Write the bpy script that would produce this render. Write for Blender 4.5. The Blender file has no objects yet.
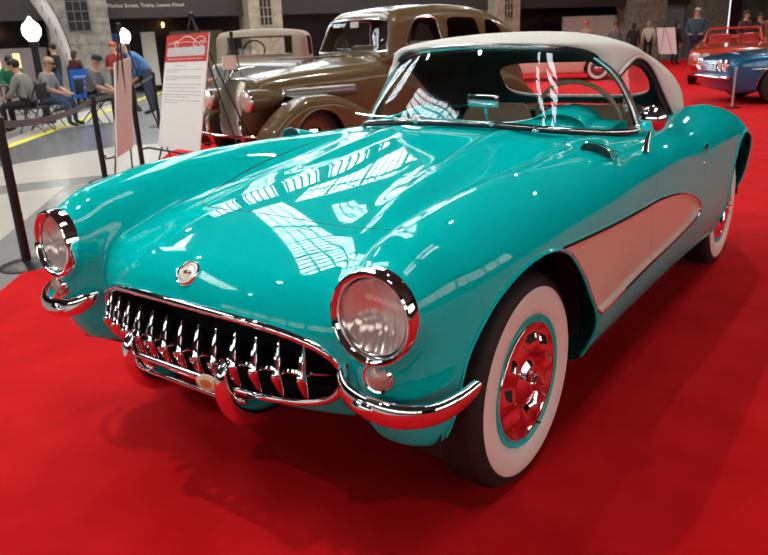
import bpy, bmesh, math, random
import numpy as np
from mathutils import Vector, Matrix

C = bpy.context.scene.collection
S = bpy.context.scene
R = math.radians
PI = math.pi

# ---------------------------------------------------------------- camera
cam_d = bpy.data.cameras.new('camera')
cam = bpy.data.objects.new('camera', cam_d)
C.objects.link(cam)
S.camera = cam
CAM = (1.6137, -1.8073, 1.3324)
YAW, PITCH, ROLL, FPX = -0.6417, 0.3215, -0.0434, 712.4444
_f = Vector((math.sin(YAW) * math.cos(PITCH), math.cos(YAW) * math.cos(PITCH), -math.sin(PITCH)))
_r = Vector((math.cos(YAW), -math.sin(YAW), 0))
_u = _r.cross(_f)
_r2 = math.cos(ROLL) * _r + math.sin(ROLL) * _u
_u2 = -math.sin(ROLL) * _r + math.cos(ROLL) * _u
M = Matrix(((_r2.x, _u2.x, -_f.x, CAM[0]), (_r2.y, _u2.y, -_f.y, CAM[1]), (_r2.z, _u2.z, -_f.z, CAM[2]), (0, 0, 0, 1)))
cam.matrix_world = M
cam_d.sensor_fit = 'HORIZONTAL'
cam_d.sensor_width = 36
cam_d.lens = FPX / 768 * 36
cam_d.clip_start = 0.02
cam_d.clip_end = 300
cam_d.dof.use_dof = True
cam_d.dof.focus_distance = 2.5
cam_d.dof.aperture_fstop = 5.6

# ---------------------------------------------------------------- world, exposure
W = bpy.data.worlds.new('world')
S.world = W
W.use_nodes = True
bg = W.node_tree.nodes['Background']
bg.inputs[0].default_value = (0.75, 0.88, 1.0, 1)
bg.inputs[1].default_value = 0.5
S.view_settings.view_transform = 'Standard'
S.view_settings.look = 'None'
S.view_settings.gamma = 1
S.view_settings.use_curve_mapping = False
S.view_settings.exposure = 0.7

def area_light(name, loc, size, size_y, power, col, aim=(0, 0, -1)):
    d = bpy.data.lights.new(name, 'AREA')
    d.shape = 'RECTANGLE'
    d.size = size
    d.size_y = size_y
    d.energy = power
    d.color = col
    o = bpy.data.objects.new(name, d)
    C.objects.link(o)
    o.location = loc
    o.rotation_euler = Vector(aim).to_track_quat('-Z', 'Y').to_euler()
    return o
#LIGHTS#

# ---------------------------------------------------------------- materials
MATS = {}
def mat(name, col, rough=0.5, metal=0.0, coat=0.0, noise=None, emis=None, trans=0.0, alpha=None, spec=0.5, bump=None, ior=1.45, coat_rough=0.02, sheen=0.0):
    if name in MATS: return MATS[name]
    m = bpy.data.materials.new(name)
    m.use_nodes = True
    nt = m.node_tree
    b = nt.nodes['Principled BSDF']
    def s(k, v):
        if k in b.inputs: b.inputs[k].default_value = v
    s('Base Color', (*col, 1)); s('Roughness', rough); s('Metallic', metal); s('Coat Weight', coat); s('Coat Roughness', coat_rough)
    s('Transmission Weight', trans); s('IOR', ior); s('Specular IOR Level', spec); s('Sheen Weight', sheen)
    if emis:
        s('Emission Color', (*emis[0], 1)); s('Emission Strength', emis[1])
    if alpha is not None: s('Alpha', alpha)
    if noise or bump:
        tc = nt.nodes.new('ShaderNodeTexCoord')
        n = nt.nodes.new('ShaderNodeTexNoise')
        n.inputs['Scale'].default_value = (noise or bump)[0]
        n.inputs['Detail'].default_value = 5
        nt.links.new(tc.outputs['Object'], n.inputs['Vector'])
        if noise:
            r = nt.nodes.new('ShaderNodeValToRGB')
            k = noise[1]
            r.color_ramp.elements[0].position = 0.3
            r.color_ramp.elements[1].position = 0.7
            r.color_ramp.elements[0].color = (*[c * (1 - k) for c in col], 1)
            r.color_ramp.elements[1].color = (*[min(1, c * (1 + k)) for c in col], 1)
            nt.links.new(n.outputs['Fac'], r.inputs['Fac'])
            nt.links.new(r.outputs['Color'], b.inputs['Base Color'])
        if bump:
            n2 = nt.nodes.new('ShaderNodeTexNoise')
            n2.inputs['Scale'].default_value = bump[0]
            nt.links.new(tc.outputs['Object'], n2.inputs['Vector'])
            bp = nt.nodes.new('ShaderNodeBump')
            bp.inputs['Strength'].default_value = bump[1]
            bp.inputs['Distance'].default_value = bump[2] if len(bump) > 2 else 0.01
            nt.links.new(n2.outputs['Fac'], bp.inputs['Height'])
            nt.links.new(bp.outputs['Normal'], b.inputs['Normal'])
    MATS[name] = m
    return m

def glass_mat(name, tint=(1, 1, 1), opacity=0.0, rough=0.0):
    # thin pane: mostly clear, reflects by fresnel
    if name in MATS: return MATS[name]
    m = bpy.data.materials.new(name)
    m.use_nodes = True
    nt = m.node_tree
    nt.nodes.clear()
    out = nt.nodes.new('ShaderNodeOutputMaterial')
    tr = nt.nodes.new('ShaderNodeBsdfTransparent')
    tr.inputs[0].default_value = (*tint, 1)
    gl = nt.nodes.new('ShaderNodeBsdfGlossy')
    gl.inputs['Roughness'].default_value = rough
    fr = nt.nodes.new('ShaderNodeFresnel')
    fr.inputs['IOR'].default_value = 1.6
    ge = nt.nodes.new('ShaderNodeNewGeometry')
    mr = nt.nodes.new('ShaderNodeMapRange')
    mr.inputs['To Min'].default_value = 1.6
    mr.inputs['To Max'].default_value = 0.625
    nt.links.new(ge.outputs['Backfacing'], mr.inputs['Value'])
    nt.links.new(mr.outputs[0], fr.inputs['IOR'])
    mx = nt.nodes.new('ShaderNodeMixShader')
    nt.links.new(fr.outputs[0], mx.inputs[0])
    nt.links.new(tr.outputs[0], mx.inputs[1])
    nt.links.new(gl.outputs[0], mx.inputs[2])
    nt.links.new(mx.outputs[0], out.inputs[0])
    MATS[name] = m
    return m

# ---------------------------------------------------------------- object helpers
def link(name, me, m=None, parent=None):
    o = bpy.data.objects.new(name, me)
    C.objects.link(o)
    if m is not None and not me.materials: me.materials.append(m)
    if parent is not None: o.parent = parent
    return o
def tag(o, label=None, cat=None, group=None, kind=None):
    if label: o['label'] = label
    if cat: o['category'] = cat
    if group: o['group'] = group
    if kind: o['kind'] = kind
    return o
def thing(name, label, cat, loc=(0, 0, 0), rz=0, group=None):
    o = bpy.data.objects.new(name, None)
    C.objects.link(o)
    o.location = loc
    o.rotation_euler = (0, 0, rz)
    return tag(o, label, cat, group)
def copy_tree(o, parent=None):
    c = o.copy(); C.objects.link(c)
    if parent is not None: c.parent = parent
    for ch in list(o.children): copy_tree(ch, c)
    return c

class MB:
    """collects geometry for one mesh"""
    def __init__(s): s.v = []; s.f = []
    def add(s, vs, fs):
        n = len(s.v)
        s.v += [tuple(map(float, v)) for v in vs]
        s.f += [tuple(i + n for i in f) for f in fs]
        return s
    def box(s, x0, x1, y0, y1, z0, z1, mtx=None):
        vs = [Vector((x, y, z)) for z in (z0, z1) for y in (y0, y1) for x in (x0, x1)]
        if mtx is not None: vs = [mtx @ v for v in vs]
        return s.add(vs, [(0, 2, 3, 1), (4, 5, 7, 6), (0, 1, 5, 4), (2, 6, 7, 3), (0, 4, 6, 2), (1, 3, 7, 5)])
    def rbox(s, x0, x1, y0, y1, z0, z1, r=0.01, seg=2, mtx=None):
        bm = bmesh.new()
        bmesh.ops.create_cube(bm, size=1)
        for v in bm.verts:
            v.co = Vector(((x0 + x1) / 2 + v.co.x * (x1 - x0), (y0 + y1) / 2 + v.co.y * (y1 - y0), (z0 + z1) / 2 + v.co.z * (z1 - z0)))
        bmesh.ops.bevel(bm, geom=bm.edges[:] , offset=r, segments=seg, affect='EDGES', profile=0.5)
        return s.bm(bm, mtx)
    def bm(s, bm, mtx=None):
        bm.verts.ensure_lookup_table()
        for i, v in enumerate(bm.verts): v.index = i
        s.add([(mtx @ v.co) if mtx is not None else v.co for v in bm.verts], [[v.index for v in f.verts] for f in bm.faces])
        bm.free()
        return s
    def tube(s, pts, r, seg=10, closed=False, caps=True, flat=1.0, up=None):
        """r: number or list; flat scales the second axis"""
        P = [Vector(p) for p in pts]; n = len(P)
        rs = r if isinstance(r, (list, tuple)) else [r] * n
        ring = []
        ref = Vector(up) if up is not None else None
        prev = None
        for i in range(n):
            if closed: t = P[(i + 1) % n] - P[i - 1]
            else: t = P[min(i + 1, n - 1)] - P[max(i - 1, 0)]
            if t.length < 1e-9: t = Vector((0, 0, 1))
            t.normalize()
            if ref is not None: a = t.cross(ref)
            elif prev is None: a = t.orthogonal()
            else: a = prev - t * prev.dot(t)
            if a.length < 1e-6: a = t.orthogonal()
            a.normalize(); prev = a
            b = t.cross(a)
            ring.append([P[i] + (a * math.cos(k * 2 * PI / seg) * rs[i] + b * math.sin(k * 2 * PI / seg) * rs[i] * flat) for k in range(seg)])
        vs = [v for q in ring for v in q]
        fs = []
        for i in range(n if closed else n - 1):
            j = (i + 1) % n
            for k in range(seg):
                l = (k + 1) % seg
                fs.append((i * seg + k, i * seg + l, j * seg + l, j * seg + k))
        if caps and not closed:
            fs.append(tuple(range(seg))[::-1]); fs.append(tuple((n - 1) * seg + k for k in range(seg)))
        return s.add(vs, fs)
    def cyl(s, a, b, r, seg=16): return s.tube([a, b], r, seg)
    def lathe(s, prof, seg=32, mtx=None, ang=2 * PI, cap=False):
        """prof: list of (radius, height) about local z"""
        vs = []; fs = []; n = len(prof); full = abs(ang - 2 * PI) < 1e-6
        m = seg if full else seg + 1
        for k in range(m):
            c, q = math.cos(ang * k / seg), math.sin(ang * k / seg)
            for (r, h) in prof:
                v = Vector((r * c, r * q, h))
                vs.append(mtx @ v if mtx is not None else v)
        for k in range(seg):
            l = (k + 1) % m
            for i in range(n - 1):
                fs.append((k * n + i, l * n + i, l * n + i + 1, k * n + i + 1))
        return s.add(vs, fs)
    def grid(s, rows, close_u=False, close_v=False):
        n = len(rows); m = len(rows[0])
        fs = []
        for i in range(n if close_u else n - 1):
            for j in range(m if close_v else m - 1):
                fs.append((i * m + j, i * m + (j + 1) % m, ((i + 1) % n) * m + (j + 1) % m, ((i + 1) % n) * m + j))
        return s.add([v for r in rows for v in r], fs)
    def prism(s, poly, lo, hi, axis=2, mtx=None):
        n = len(poly)
        def P(p, h):
            if axis == 2: v = Vector((p[0], p[1], h))
            elif axis == 1: v = Vector((p[0], h, p[1]))
            else: v = Vector((h, p[0], p[1]))
            return mtx @ v if mtx is not None else v
        return s.add([P(p, lo) for p in poly] + [P(p, hi) for p in poly],
                     [tuple(range(n))[::-1], tuple(range(n, 2 * n))] + [(i, (i + 1) % n, (i + 1) % n + n, i + n) for i in range(n)])
    def ball(s, c, r, seg=16, rings=10, mtx=None):
        rr = r if isinstance(r, (tuple, list)) else (r, r, r)
        prof = [(math.sin(PI * i / rings), -math.cos(PI * i / rings)) for i in range(rings + 1)]
        mm = Matrix.Translation(c) @ Matrix.Diagonal((*rr, 1))
        if mtx is not None: mm = mtx @ mm
        return s.lathe(prof, seg, mm)
    def build(s, name, m, parent=None, smooth=True, sharp=40, weld=1e-5, solid=0):
        bm = bmesh.new()
        vs = [bm.verts.new(v) for v in s.v]
        for f in s.f:
            if len(set(f)) >= 3:
                try: bm.faces.new([vs[i] for i in dict.fromkeys(f)])
                except ValueError: pass
        bmesh.ops.remove_doubles(bm, verts=bm.verts[:], dist=weld)
        bmesh.ops.recalc_face_normals(bm, faces=bm.faces[:])
        me = bpy.data.meshes.new(name)
        for f in bm.faces: f.smooth = smooth
        if smooth and sharp:
            a = R(sharp)
            for e in bm.edges:
                if len(e.link_faces) == 2 and e.link_faces[0].normal.length > 0 and e.link_faces[1].normal.length > 0:
                    e.smooth = e.link_faces[0].normal.angle(e.link_faces[1].normal) < a
        bm.to_mesh(me); bm.free()
        me.materials.append(m)
        o = bpy.data.objects.new(name, me)
        C.objects.link(o)
        if parent is not None: o.parent = parent
        if solid:
            q = o.modifiers.new('solid', 'SOLIDIFY'); q.thickness = solid; q.offset = 0
        return o

def text_obj(name, body, size, m, mtx, parent=None, extrude=0.0005, align='CENTER'):
    cu = bpy.data.curves.new(name, 'FONT')
    cu.body = body; cu.size = size; cu.align_x = align; cu.align_y = 'CENTER'; cu.extrude = extrude
    cu.resolution_u = 3
    tmp = bpy.data.objects.new(name + '_tmp', cu)
    C.objects.link(tmp)
    bpy.context.view_layer.update()
    me = bpy.data.meshes.new_from_object(tmp.evaluated_get(bpy.context.evaluated_depsgraph_get()))
    bpy.data.objects.remove(tmp)
    me.transform(mtx)
    me.materials.clear(); me.materials.append(m)
    me.name = name
    return link(name, me, None, parent)

# ---------------------------------------------------------------- implicit surface mesher
class Tab:
    """smooth 1-D table"""
    def __init__(s, pts, sm=0.04, n=3000):
        pts = sorted(pts)
        x = np.array([p[0] for p in pts], float); y = np.array([p[1] for p in pts], float)
        pad = 4 * sm
        s.x = np.linspace(x[0] - pad, x[-1] + pad, n)
        h = np.diff(x); d = np.diff(y) / h
        m = np.zeros_like(y)
        m[0], m[-1] = d[0], d[-1]
        for i in range(1, len(y) - 1):
            m[i] = 0 if d[i - 1] * d[i] <= 0 else 2 * d[i - 1] * d[i] / (d[i - 1] + d[i])
        k = np.clip(np.searchsorted(x, s.x) - 1, 0, len(h) - 1)
        t = np.clip((s.x - x[k]) / h[k], 0, 1)
        v = (2*t**3-3*t**2+1)*y[k]+(t**3-2*t**2+t)*h[k]*m[k]+(-2*t**3+3*t**2)*y[k+1]+(t**3-t**2)*h[k]*m[k+1]
        dx = s.x[1] - s.x[0]
        w = int(3 * sm / dx) + 1
        g = np.exp(-0.5 * ((np.arange(-w, w + 1) * dx) / sm) ** 2); g /= g.sum()
        s.v = np.convolve(np.pad(v, w, mode='edge'), g, mode='valid')
    def __call__(s, q): return np.interp(q, s.x, s.v)
def rmax(r, *a):
    m = a[0]
    for q in a[1:]: m = np.maximum(m, q)
    e = 0
    for q in a: e = e + np.maximum(q + r, 0) ** 2
    return np.minimum(m, -r) + np.sqrt(e)
def smin(a, b, k):
    h = np.clip(0.5 + 0.5 * (b - a) / k, 0, 1)
    # smoother (cubic) blend
    e = np.maximum(k - np.abs(a - b), 0) / k
    return np.minimum(a, b) - e ** 3 * k / 6
def smax(a, b, k): return -smin(-a, -b, k)
def sdpoly(px, py, poly):
    """signed distance to polygon, negative inside"""
    P = np.array(poly, float); Q = np.roll(P, -1, 0)
    out = np.full(px.shape, 1e9); ins = np.zeros(px.shape, bool)
    for (ax, ay), (bx, by) in zip(P, Q):
        ex, ey = bx - ax, by - ay
        wx, wy = px - ax, py - ay
        t = np.clip((wx * ex + wy * ey) / (ex * ex + ey * ey + 1e-12), 0, 1)
        out = np.minimum(out, (wx - t * ex) ** 2 + (wy - t * ey) ** 2)
        c = ((ay > py) != (by > py)) & (px < (bx - ax) * (py - ay) / (by - ay + 1e-15) + ax)
        ins ^= c
    return np.where(ins, -1, 1) * np.sqrt(out)
def catmull(pts, per=8, closed=False):
    P = np.array(pts, float); n = len(P); out = []
    rng = range(n) if closed else range(n - 1)
    for i in rng:
        if closed: a, b, c, d = P[i - 1], P[i], P[(i + 1) % n], P[(i + 2) % n]
        else: a, b, c, d = P[max(i - 1, 0)], P[i], P[i + 1], P[min(i + 2, n - 1)]
        for k in range(per):
            t = k / per
            out.append(0.5 * (2*b + (c-a)*t + (2*a-5*b+4*c-d)*t*t + (3*b-a-3*c+d)*t**3))
    if not closed: out.append(P[-1])
    return [tuple(q) for q in out]

class Surf:
    def __init__(s, F, lo, hi, h, iters=4):
        s.F = F
        n = [int(math.ceil((hi[i] - lo[i]) / h)) + 1 for i in range(3)]
        ax = [lo[i] + h * np.arange(n[i]) for i in range(3)]
        V = np.empty(n)
        for i in range(0, n[0], 16):
            X, Y, Z = np.meshgrid(ax[0][i:i+16], ax[1], ax[2], indexing='ij')
            V[i:i+16] = F(X, Y, Z)
        sg = V < 0
        pos = np.zeros([k - 1 for k in n] + [3]); cnt = np.zeros([k - 1 for k in n])
        def sl(a, off, d): return tuple(slice(off[i], a[i] - 1 + off[i]) for i in range(3))
        idx = np.stack(np.meshgrid(*[np.arange(k - 1) for k in n], indexing='ij'), -1).astype(float)
        for ed in range(3):
            o1, o2 = [(1, 2), (0, 2), (0, 1)][ed]
            for p in (0, 1):
                for q in (0, 1):
                    a = [0, 0, 0]; a[o1] = p; a[o2] = q
                    b = list(a); b[ed] = 1
                    A = V[sl(n, a, 0)]; B = V[sl(n, b, 0)]
                    c = (A < 0) != (B < 0)
                    with np.errstate(all='ignore'): t = np.where(c, A / (A - B), 0)
                    w = np.array(a, float)
                    for k in range(3): pos[..., k] += np.where(c, w[k] + (t if k == ed else 0), 0)
                    cnt += c
        act = cnt > 0
        ids = -np.ones(act.shape, int); ids[act] = np.arange(act.sum())
        s.v = np.array(lo) + h * (idx[act] + pos[act] / cnt[act][:, None])
        faces = []
        for ed in range(3):
            o1, o2 = [(1, 2), (2, 0), (0, 1)][ed]
            A = np.moveaxis(sg, (ed, o1, o2), (0, 1, 2)); I = np.moveaxis(ids, (ed, o1, o2), (0, 1, 2))
            a = A[:-1, 1:-1, 1:-1]; b = A[1:, 1:-1, 1:-1]
            x, y, z = np.nonzero(a != b)
            y1 = y + 1; z1 = z + 1
            q = np.stack([I[x, y1-1, z1-1], I[x, y1, z1-1], I[x, y1, z1], I[x, y1-1, z1]], -1)
            fl = a[x, y, z] == False
            q[fl] = q[fl][:, ::-1]
            faces.append(q)
        s.f = [tuple(q) for q in np.concatenate(faces).tolist() if min(q) >= 0]
        s.h = h
        for _ in range(iters): s.v = s.project(s.v)
    def grad(s, v, e=2e-3):
        g = np.empty_like(v)
        for k in range(3):
            d = np.zeros(3); d[k] = e
            a = v + d; b = v - d
            g[:, k] = (s.F(a[:, 0], a[:, 1], a[:, 2]) - s.F(b[:, 0], b[:, 1], b[:, 2])) / (2 * e)
        return g
    def project(s, v):
        g = s.grad(v); f = s.F(v[:, 0], v[:, 1], v[:, 2])
        st = -(f / np.maximum((g ** 2).sum(1), 0.05))[:, None] * g
        l = np.linalg.norm(st, axis=1, keepdims=True)
        return v + st * np.minimum(1, 0.6 * s.h / np.maximum(l, 1e-9))
    def cut(s, gfun):
        """split faces along gfun(x,y,z)=0"""
        g = gfun(s.v[:, 0], s.v[:, 1], s.v[:, 2])
        g = np.where(np.abs(g) < 1e-7, 1e-7, g)
        neg = (g < 0).tolist(); gl = g
        new = {}; nv = []; n0 = len(s.v); out = []
        V = s.v
        for f in s.f:
            k = [neg[i] for i in f]
            if all(k) or not any(k): out.append(f); continue
            P = []; Nn = []
            m = len(f)
            for i in range(m):
                a, b = f[i], f[(i + 1) % m]
                (Nn if neg[a] else P).append(a)
                if neg[a] != neg[b]:
                    key = (a, b) if a < b else (b, a)
                    if key not in new:
                        t = gl[key[0]] / (gl[key[0]] - gl[key[1]])
                        new[key] = n0 + len(nv); nv.append(V[key[0]] * (1 - t) + V[key[1]] * t)
                    P.append(new[key]); Nn.append(new[key])
            if len(P) >= 3: out.append(tuple(P))
            if len(Nn) >= 3: out.append(tuple(Nn))
        if nv: s.v = np.vstack([s.v, np.array(nv)])
        s.f = out
    def cent(s):
        return np.array([s.v[list(f)].mean(0) for f in s.f])
    def normals(s):
        g = s.grad(s.v)
        return g / np.maximum(np.linalg.norm(g, axis=1, keepdims=True), 1e-9)
    def obj(s, name, mask, m, parent=None, N=None, flat=False, thick=0):
        fs = [f for f, k in zip(s.f, mask) if k]
        used = sorted({i for f in fs for i in f}); mp = {i: k for k, i in enumerate(used)}
        v = s.v[used]
        if N is None: N = s.normals()
        nn = N[used]
        me = bpy.data.meshes.new(name)
        nf = [tuple(mp[i] for i in f) for f in fs]
        if thick:
            k = len(used)
            be = {}
            for f in nf:
                for i in range(len(f)):
                    e = (f[i], f[(i + 1) % len(f)])
                    be[e] = 1
            wall = []
            for (a, b) in be:
                if (b, a) not in be: wall.append((b, a, a + k, b + k))
            nf2 = nf + [tuple(i + k for i in f[::-1]) for f in nf] + wall
            v = np.vstack([v, v - nn * thick]); nn = np.vstack([nn, -nn]); nf = nf2
        me.from_pydata(v.tolist(), [], nf)
        me.polygons.foreach_set('use_smooth', [True] * len(me.polygons))
        me.update()
        if not flat:
            me.normals_split_custom_set_from_vertices([tuple(q) for q in nn.tolist()])
        me.materials.append(m)
        return link(name, me, None, parent)
def solve_axis(F, ax, lo, hi, pt, n=40):
    """bisection along an axis: F<0 inside at lo, >0 at hi"""
    for _ in range(n):
        mid = (lo + hi) / 2
        p = list(pt); p[ax] = mid
        if F(np.array([p[0]]), np.array([p[1]]), np.array([p[2]]))[0] < 0: lo = mid
        else: hi = mid
    return (lo + hi) / 2

# ---------------------------------------------------------------- car finishes
teal = mat('turquoise_lacquer', (0.0, 0.63, 0.635), 0.5, coat=.85, coat_rough=0.012, spec=0.0)
chrome = mat('chrome', (0.9, 0.9, 0.92), 0.04, 1.0)
chrome_b = mat('brushed_chrome', (0.75, 0.75, 0.76), 0.2, 1.0)
white_paint = mat('cream_white_lacquer', (0.76, 0.62, 0.51), 0.3, coat=0.6)
black_m = mat('matte_black', (0.008, 0.008, 0.009), 0.6)
seam_m = mat('panel_gap_shade', (0.004, 0.012, 0.012), 0.7)  # flush dark strip, stands in for the shade inside the panel gaps
rubber = mat('tyre_rubber', (0.018, 0.016, 0.017), 0.62, bump=(60, 0.15, 0.002))
whitewall_m = mat('whitewall_rubber', (0.92, 0.86, 0.81), 0.5)
glass = glass_mat('window_glass')
beige_v = mat('beige_vinyl', (0.66, 0.56, 0.42), 0.45, bump=(120, 0.1, 0.002))
fabric_top = mat('ivory_canvas', (0.80, 0.78, 0.73), 0.75, bump=(400, 0.15, 0.001), noise=(3, 0.04))
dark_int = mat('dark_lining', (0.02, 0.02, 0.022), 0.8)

# ---------------------------------------------------------------- turquoise two-seater: the implicit body
zf = Tab([(-.60,.842),(-.5,.876),(-.4,.899),(-.3,.915),(-.12,.937),(.13,.945),(.41,.942),(.74,.93),(1.04,.917),(1.3,.912),(1.5,.912),(1.7,.920),(1.9,.940),(2.1,.954),(2.3,.948),(2.5,.925),(2.8,.868),(3.05,.79),(3.22,.69),(3.40,.52)], .05)
Sw = Tab([(-.62,.80),(-.5,.832),(-.4,.853),(-.2,.872),(0,.878),(.5,.876),(1.0,.868),(1.5,.866),(1.9,.876),(2.3,.886),(2.6,.888),(2.9,.872),(3.1,.825),(3.3,.75),(3.45,.65)], .06)
dz_ = Tab([(.12,.16),(.22,.10),(.30,.055),(.40,.018),(.50,.002),(.6,0),(.7,.004),(.8,.016),(.9,.04),(1.0,.08)], .03)
xi = Tab([(-.62,.555),(-.4,.53),(-.2,.52),(0,.51),(.5,.50),(.9,.50),(1.4,.5),(2.0,.53),(3.2,.54)], .08)
rA = Tab([(-.62,.118),(-.4,.135),(-.1,.16),(.3,.16),(.8,.13),(1.3,.11),(1.7,.15),(2.1,.18),(3.2,.2)], .08)
yfA = Tab([(.24,-.36),(.30,-.47),(.36,-.535),(.42,-.57),(.5,-.59),(.6,-.597),(.7,-.595),(.8,-.58),(.9,-.56)], .03)
zc = Tab([(-.62,.735),(-.5,.765),(-.4,.79),(-.3,.812),(-.13,.84),(.1,.868),(.3,.89),(.5,.915),(.7,.942),(.85,.966),(1.1,.960),(1.4,.94),(1.8,.935),(2.1,.932),(2.3,.925),(2.6,.885),(2.9,.80),(3.15,.70),(3.4,.5)], .06)
fall = Tab([(-.62,.07),(-.4,.055),(0,.045),(.4,.045),(.9,.035),(1.4,.03),(3,.05)], .08)
Wb = Tab([(-.62,.575),(-.5,.565),(-.4,.56),(-.2,.57),(0,.58),(.6,.64),(3.2,.72)], .08)
yfB = Tab([(.24,-.40),(.30,-.49),(.36,-.565),(.42,-.610),(.5,-.625),(.6,-.626),(.7,-.62),(.8,-.60),(.9,-.57)], .03)
yr = Tab([(.2,3.10),(.3,3.26),(.5,3.38),(.65,3.37),(.75,3.31),(.85,3.16),(1.0,2.9)], .04)
ribh = Tab([(-.35,0),(-.15,.006),(.05,.020),(.3,.026),(.7,.022),(.9,.008),(1.0,0)], .06)
ribx = Tab([(-.35,.40),(0,.33),(.3,.305),(.9,.27)], .08)

COVE = catmull([(.00,.758),(.33,.735),(.735,.713),(1.02,.700),(1.25,.675),(1.452,.635),(1.60,.588),(1.672,.545),(1.665,.508),(1.58,.482),(1.3,.464),(1.05,.458),(.68,.447)], 6) + [(.404,.432)] + catmull([(.33,.475),(.26,.55),(.19,.635),(.10,.72)], 4)
ARCH_F = [(-.47,.10)] + catmull([(-.475,.25),(-.472,.42),(-.461,.54),(-.43,.63),(-.355,.705),(-.239,.752),(-.10,.770),(.02,.755),(.10,.715),(.19,.63),(.26,.545),(.33,.47),(.385,.40),(.402,.345),(.405,.25)], 5) + [(.405,.10)]
ARCH_R = [(2.22,.10)] + catmull([(2.225,.25),(2.235,.40),(2.255,.55),(2.30,.66),(2.39,.735),(2.52,.768),(2.66,.76),(2.79,.71),(2.88,.62),(2.93,.50),(2.95,.38),(2.95,.28)], 5) + [(2.95,.10)]
GRX, GRZ0, GRZ1 = .512, .402, .645
GRILLE = []
for k in range(60):
    a = 2 * PI * k / 60
    c, q = math.cos(a), math.sin(a)
    x = GRX * math.copysign(abs(c) ** .42, c)
    hh = (GRZ1 - GRZ0) / 2
    z = (GRZ0 + GRZ1) / 2 - (.022 if q > 0 else .0) * (abs(x) / GRX) ** 2 * abs(q) ** .5 - .012 * (abs(x) / GRX) ** 2 + hh * math.copysign(abs(q) ** .8, q) 
    GRILLE.append((x, z))
HOOD = catmull([(0,-.245),(.2,-.235),(.36,-.20),(.45,-.13),(.49,.0),(.525,.3),(.55,.7),(.553,.80),(.53,.835),(.3,.775),(0,.75)], 6)
HOOD = HOOD + [(-x, y) for x, y in HOOD[::-1][1:-1]]
COCKPIT = catmull([(0,1.02),(.25,1.04),(.45,1.12),(.58,1.20),(.625,1.30),(.64,1.5),(.645,1.8),(.62,1.98),(.45,2.12),(.25,2.2),(0,2.22)], 6)
COCKPIT = COCKPIT + [(-x, y) for x, y in COCKPIT[::-1][1:-1]]
DOOR = catmull([(.93,.22),(.97,.35),(.99,.46),(.975,.58),(.95,.70),(.98,.80),(1.08,.90),(1.16,1.1)], 5) + [(1.70,1.1),(1.715,.85),(1.715,.65),(1.70,.5),(1.66,.35),(1.62,.22)]

def body_raw(x, y, z):
    ax = np.abs(x)
    A = rmax(rA(y), z - zf(y), (ax - Sw(y) + dz_(z)), xi(y) - ax, yfA(z) + 1.2 * np.maximum(ax - .70, 0) ** 2 * 3 - y, y - yr(z) + .9 * (ax - .2) ** 2 * (ax > .2))
    rib = ribh(y) * np.exp(-((ax - ribx(y)) / .055) ** 2)
    B = rmax(.10, z - (zc(y) - fall(y) * (ax / .5) ** 2 + rib), ax - Wb(y), yfB(z) + .25 * ax ** 2 + .4 * ax ** 4 - y, y - yr(z) + .25 * ax ** 2)
    P = rmax(.012, np.sqrt((ax - .673) ** 2 + (z - .725 + .02 * np.clip(-.3 - y, 0, 1)) ** 2) - .117 - .03 * np.clip(y + .59, 0, 1), -.600 - y + .06 * (z - .725), y + .1)
    A = smin(A, P, .07)
    f = smin(A, B, .13)
    return rmax(.03, f, (.235 + .115 * np.tanh(np.clip(-.18 - y, 0, 1) / .16) ** 2) - z)
def body(x, y, z):
    f = body_raw(x, y, z)
    # recessed side cove
    d = sdpoly(y, z, COVE_C)
    t = np.clip(-d / .02, 0, 1); t = t * t * (3 - 2 * t)
    return f + .016 * t * (np.abs(x) > .6)
COVE_C = COVE

# ---------------------------------------------------------------- turquoise two-seater: panels
car = thing('convertible_car', 'glossy turquoise two-seat car with white canvas top, toothed chrome grille and cream side coves', 'car')
BS = Surf(body, (-.95, -.72, .17), (.95, 3.46, 1.05), .0125, 3)
seamw = .0012
hoodw = .0020
big = 1.0
def only(cond, d): return np.where(cond, d, big)
BS.cut(lambda x, y, z: only(np.abs(x) > .5, sdpoly(y, z, ARCH_F)))
BS.cut(lambda x, y, z: only(np.abs(x) > .5, sdpoly(y, z, ARCH_R)))
BS.cut(lambda x, y, z: only(np.abs(x) > .6, sdpoly(y, z, COVE)))
BS.cut(lambda x, y, z: only(y < -.3, sdpoly(x, z, GRILLE)))
LC = [(.673 * 1, .725)]
BS.cut(lambda x, y, z: only(y < -.45, np.sqrt((np.abs(x) - .673) ** 2 + (z - .725) ** 2) - .098))
BS.cut(lambda x, y, z: only(z > .6, sdpoly(x, y, HOOD)) - hoodw)
BS.cut(lambda x, y, z: only(z > .6, sdpoly(x, y, HOOD)) + hoodw)
BS.cut(lambda x, y, z: only(z > .75, sdpoly(x, y, COCKPIT)))
BS.cut(lambda x, y, z: only(np.abs(x) > .6, sdpoly(y, z, DOOR)) - seamw)
BS.cut(lambda x, y, z: only(np.abs(x) > .6, sdpoly(y, z, DOOR)) + seamw)
ce = BS.cent()
cx, cy, cz = ce.T
ax_ = np.abs(cx)
gone = (ax_ > .5) & ((sdpoly(cy, cz, ARCH_F) < 0) | (sdpoly(cy, cz, ARCH_R) < 0))
gone |= (cy < -.3) & (sdpoly(cx, cz, GRILLE) < 0)
gone |= (cy < -.45) & (np.sqrt((ax_ - .673) ** 2 + (cz - .725) ** 2) < .098)
gone |= (cz > .75) & (sdpoly(cx, cy, COCKPIT) < 0)
hd = np.where(cz > .6, sdpoly(cx, cy, HOOD), 1)
dd = np.where((ax_ > .6) & (cz > .235), sdpoly(cy, cz, DOOR), 1)
cv = (ax_ > .6) & (sdpoly(cy, cz, COVE) < 0)
hood = ~gone & (hd < -hoodw)
seam = ~gone & ~hood & ((np.abs(hd) <= hoodw) | (np.abs(dd) <= seamw))
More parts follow.
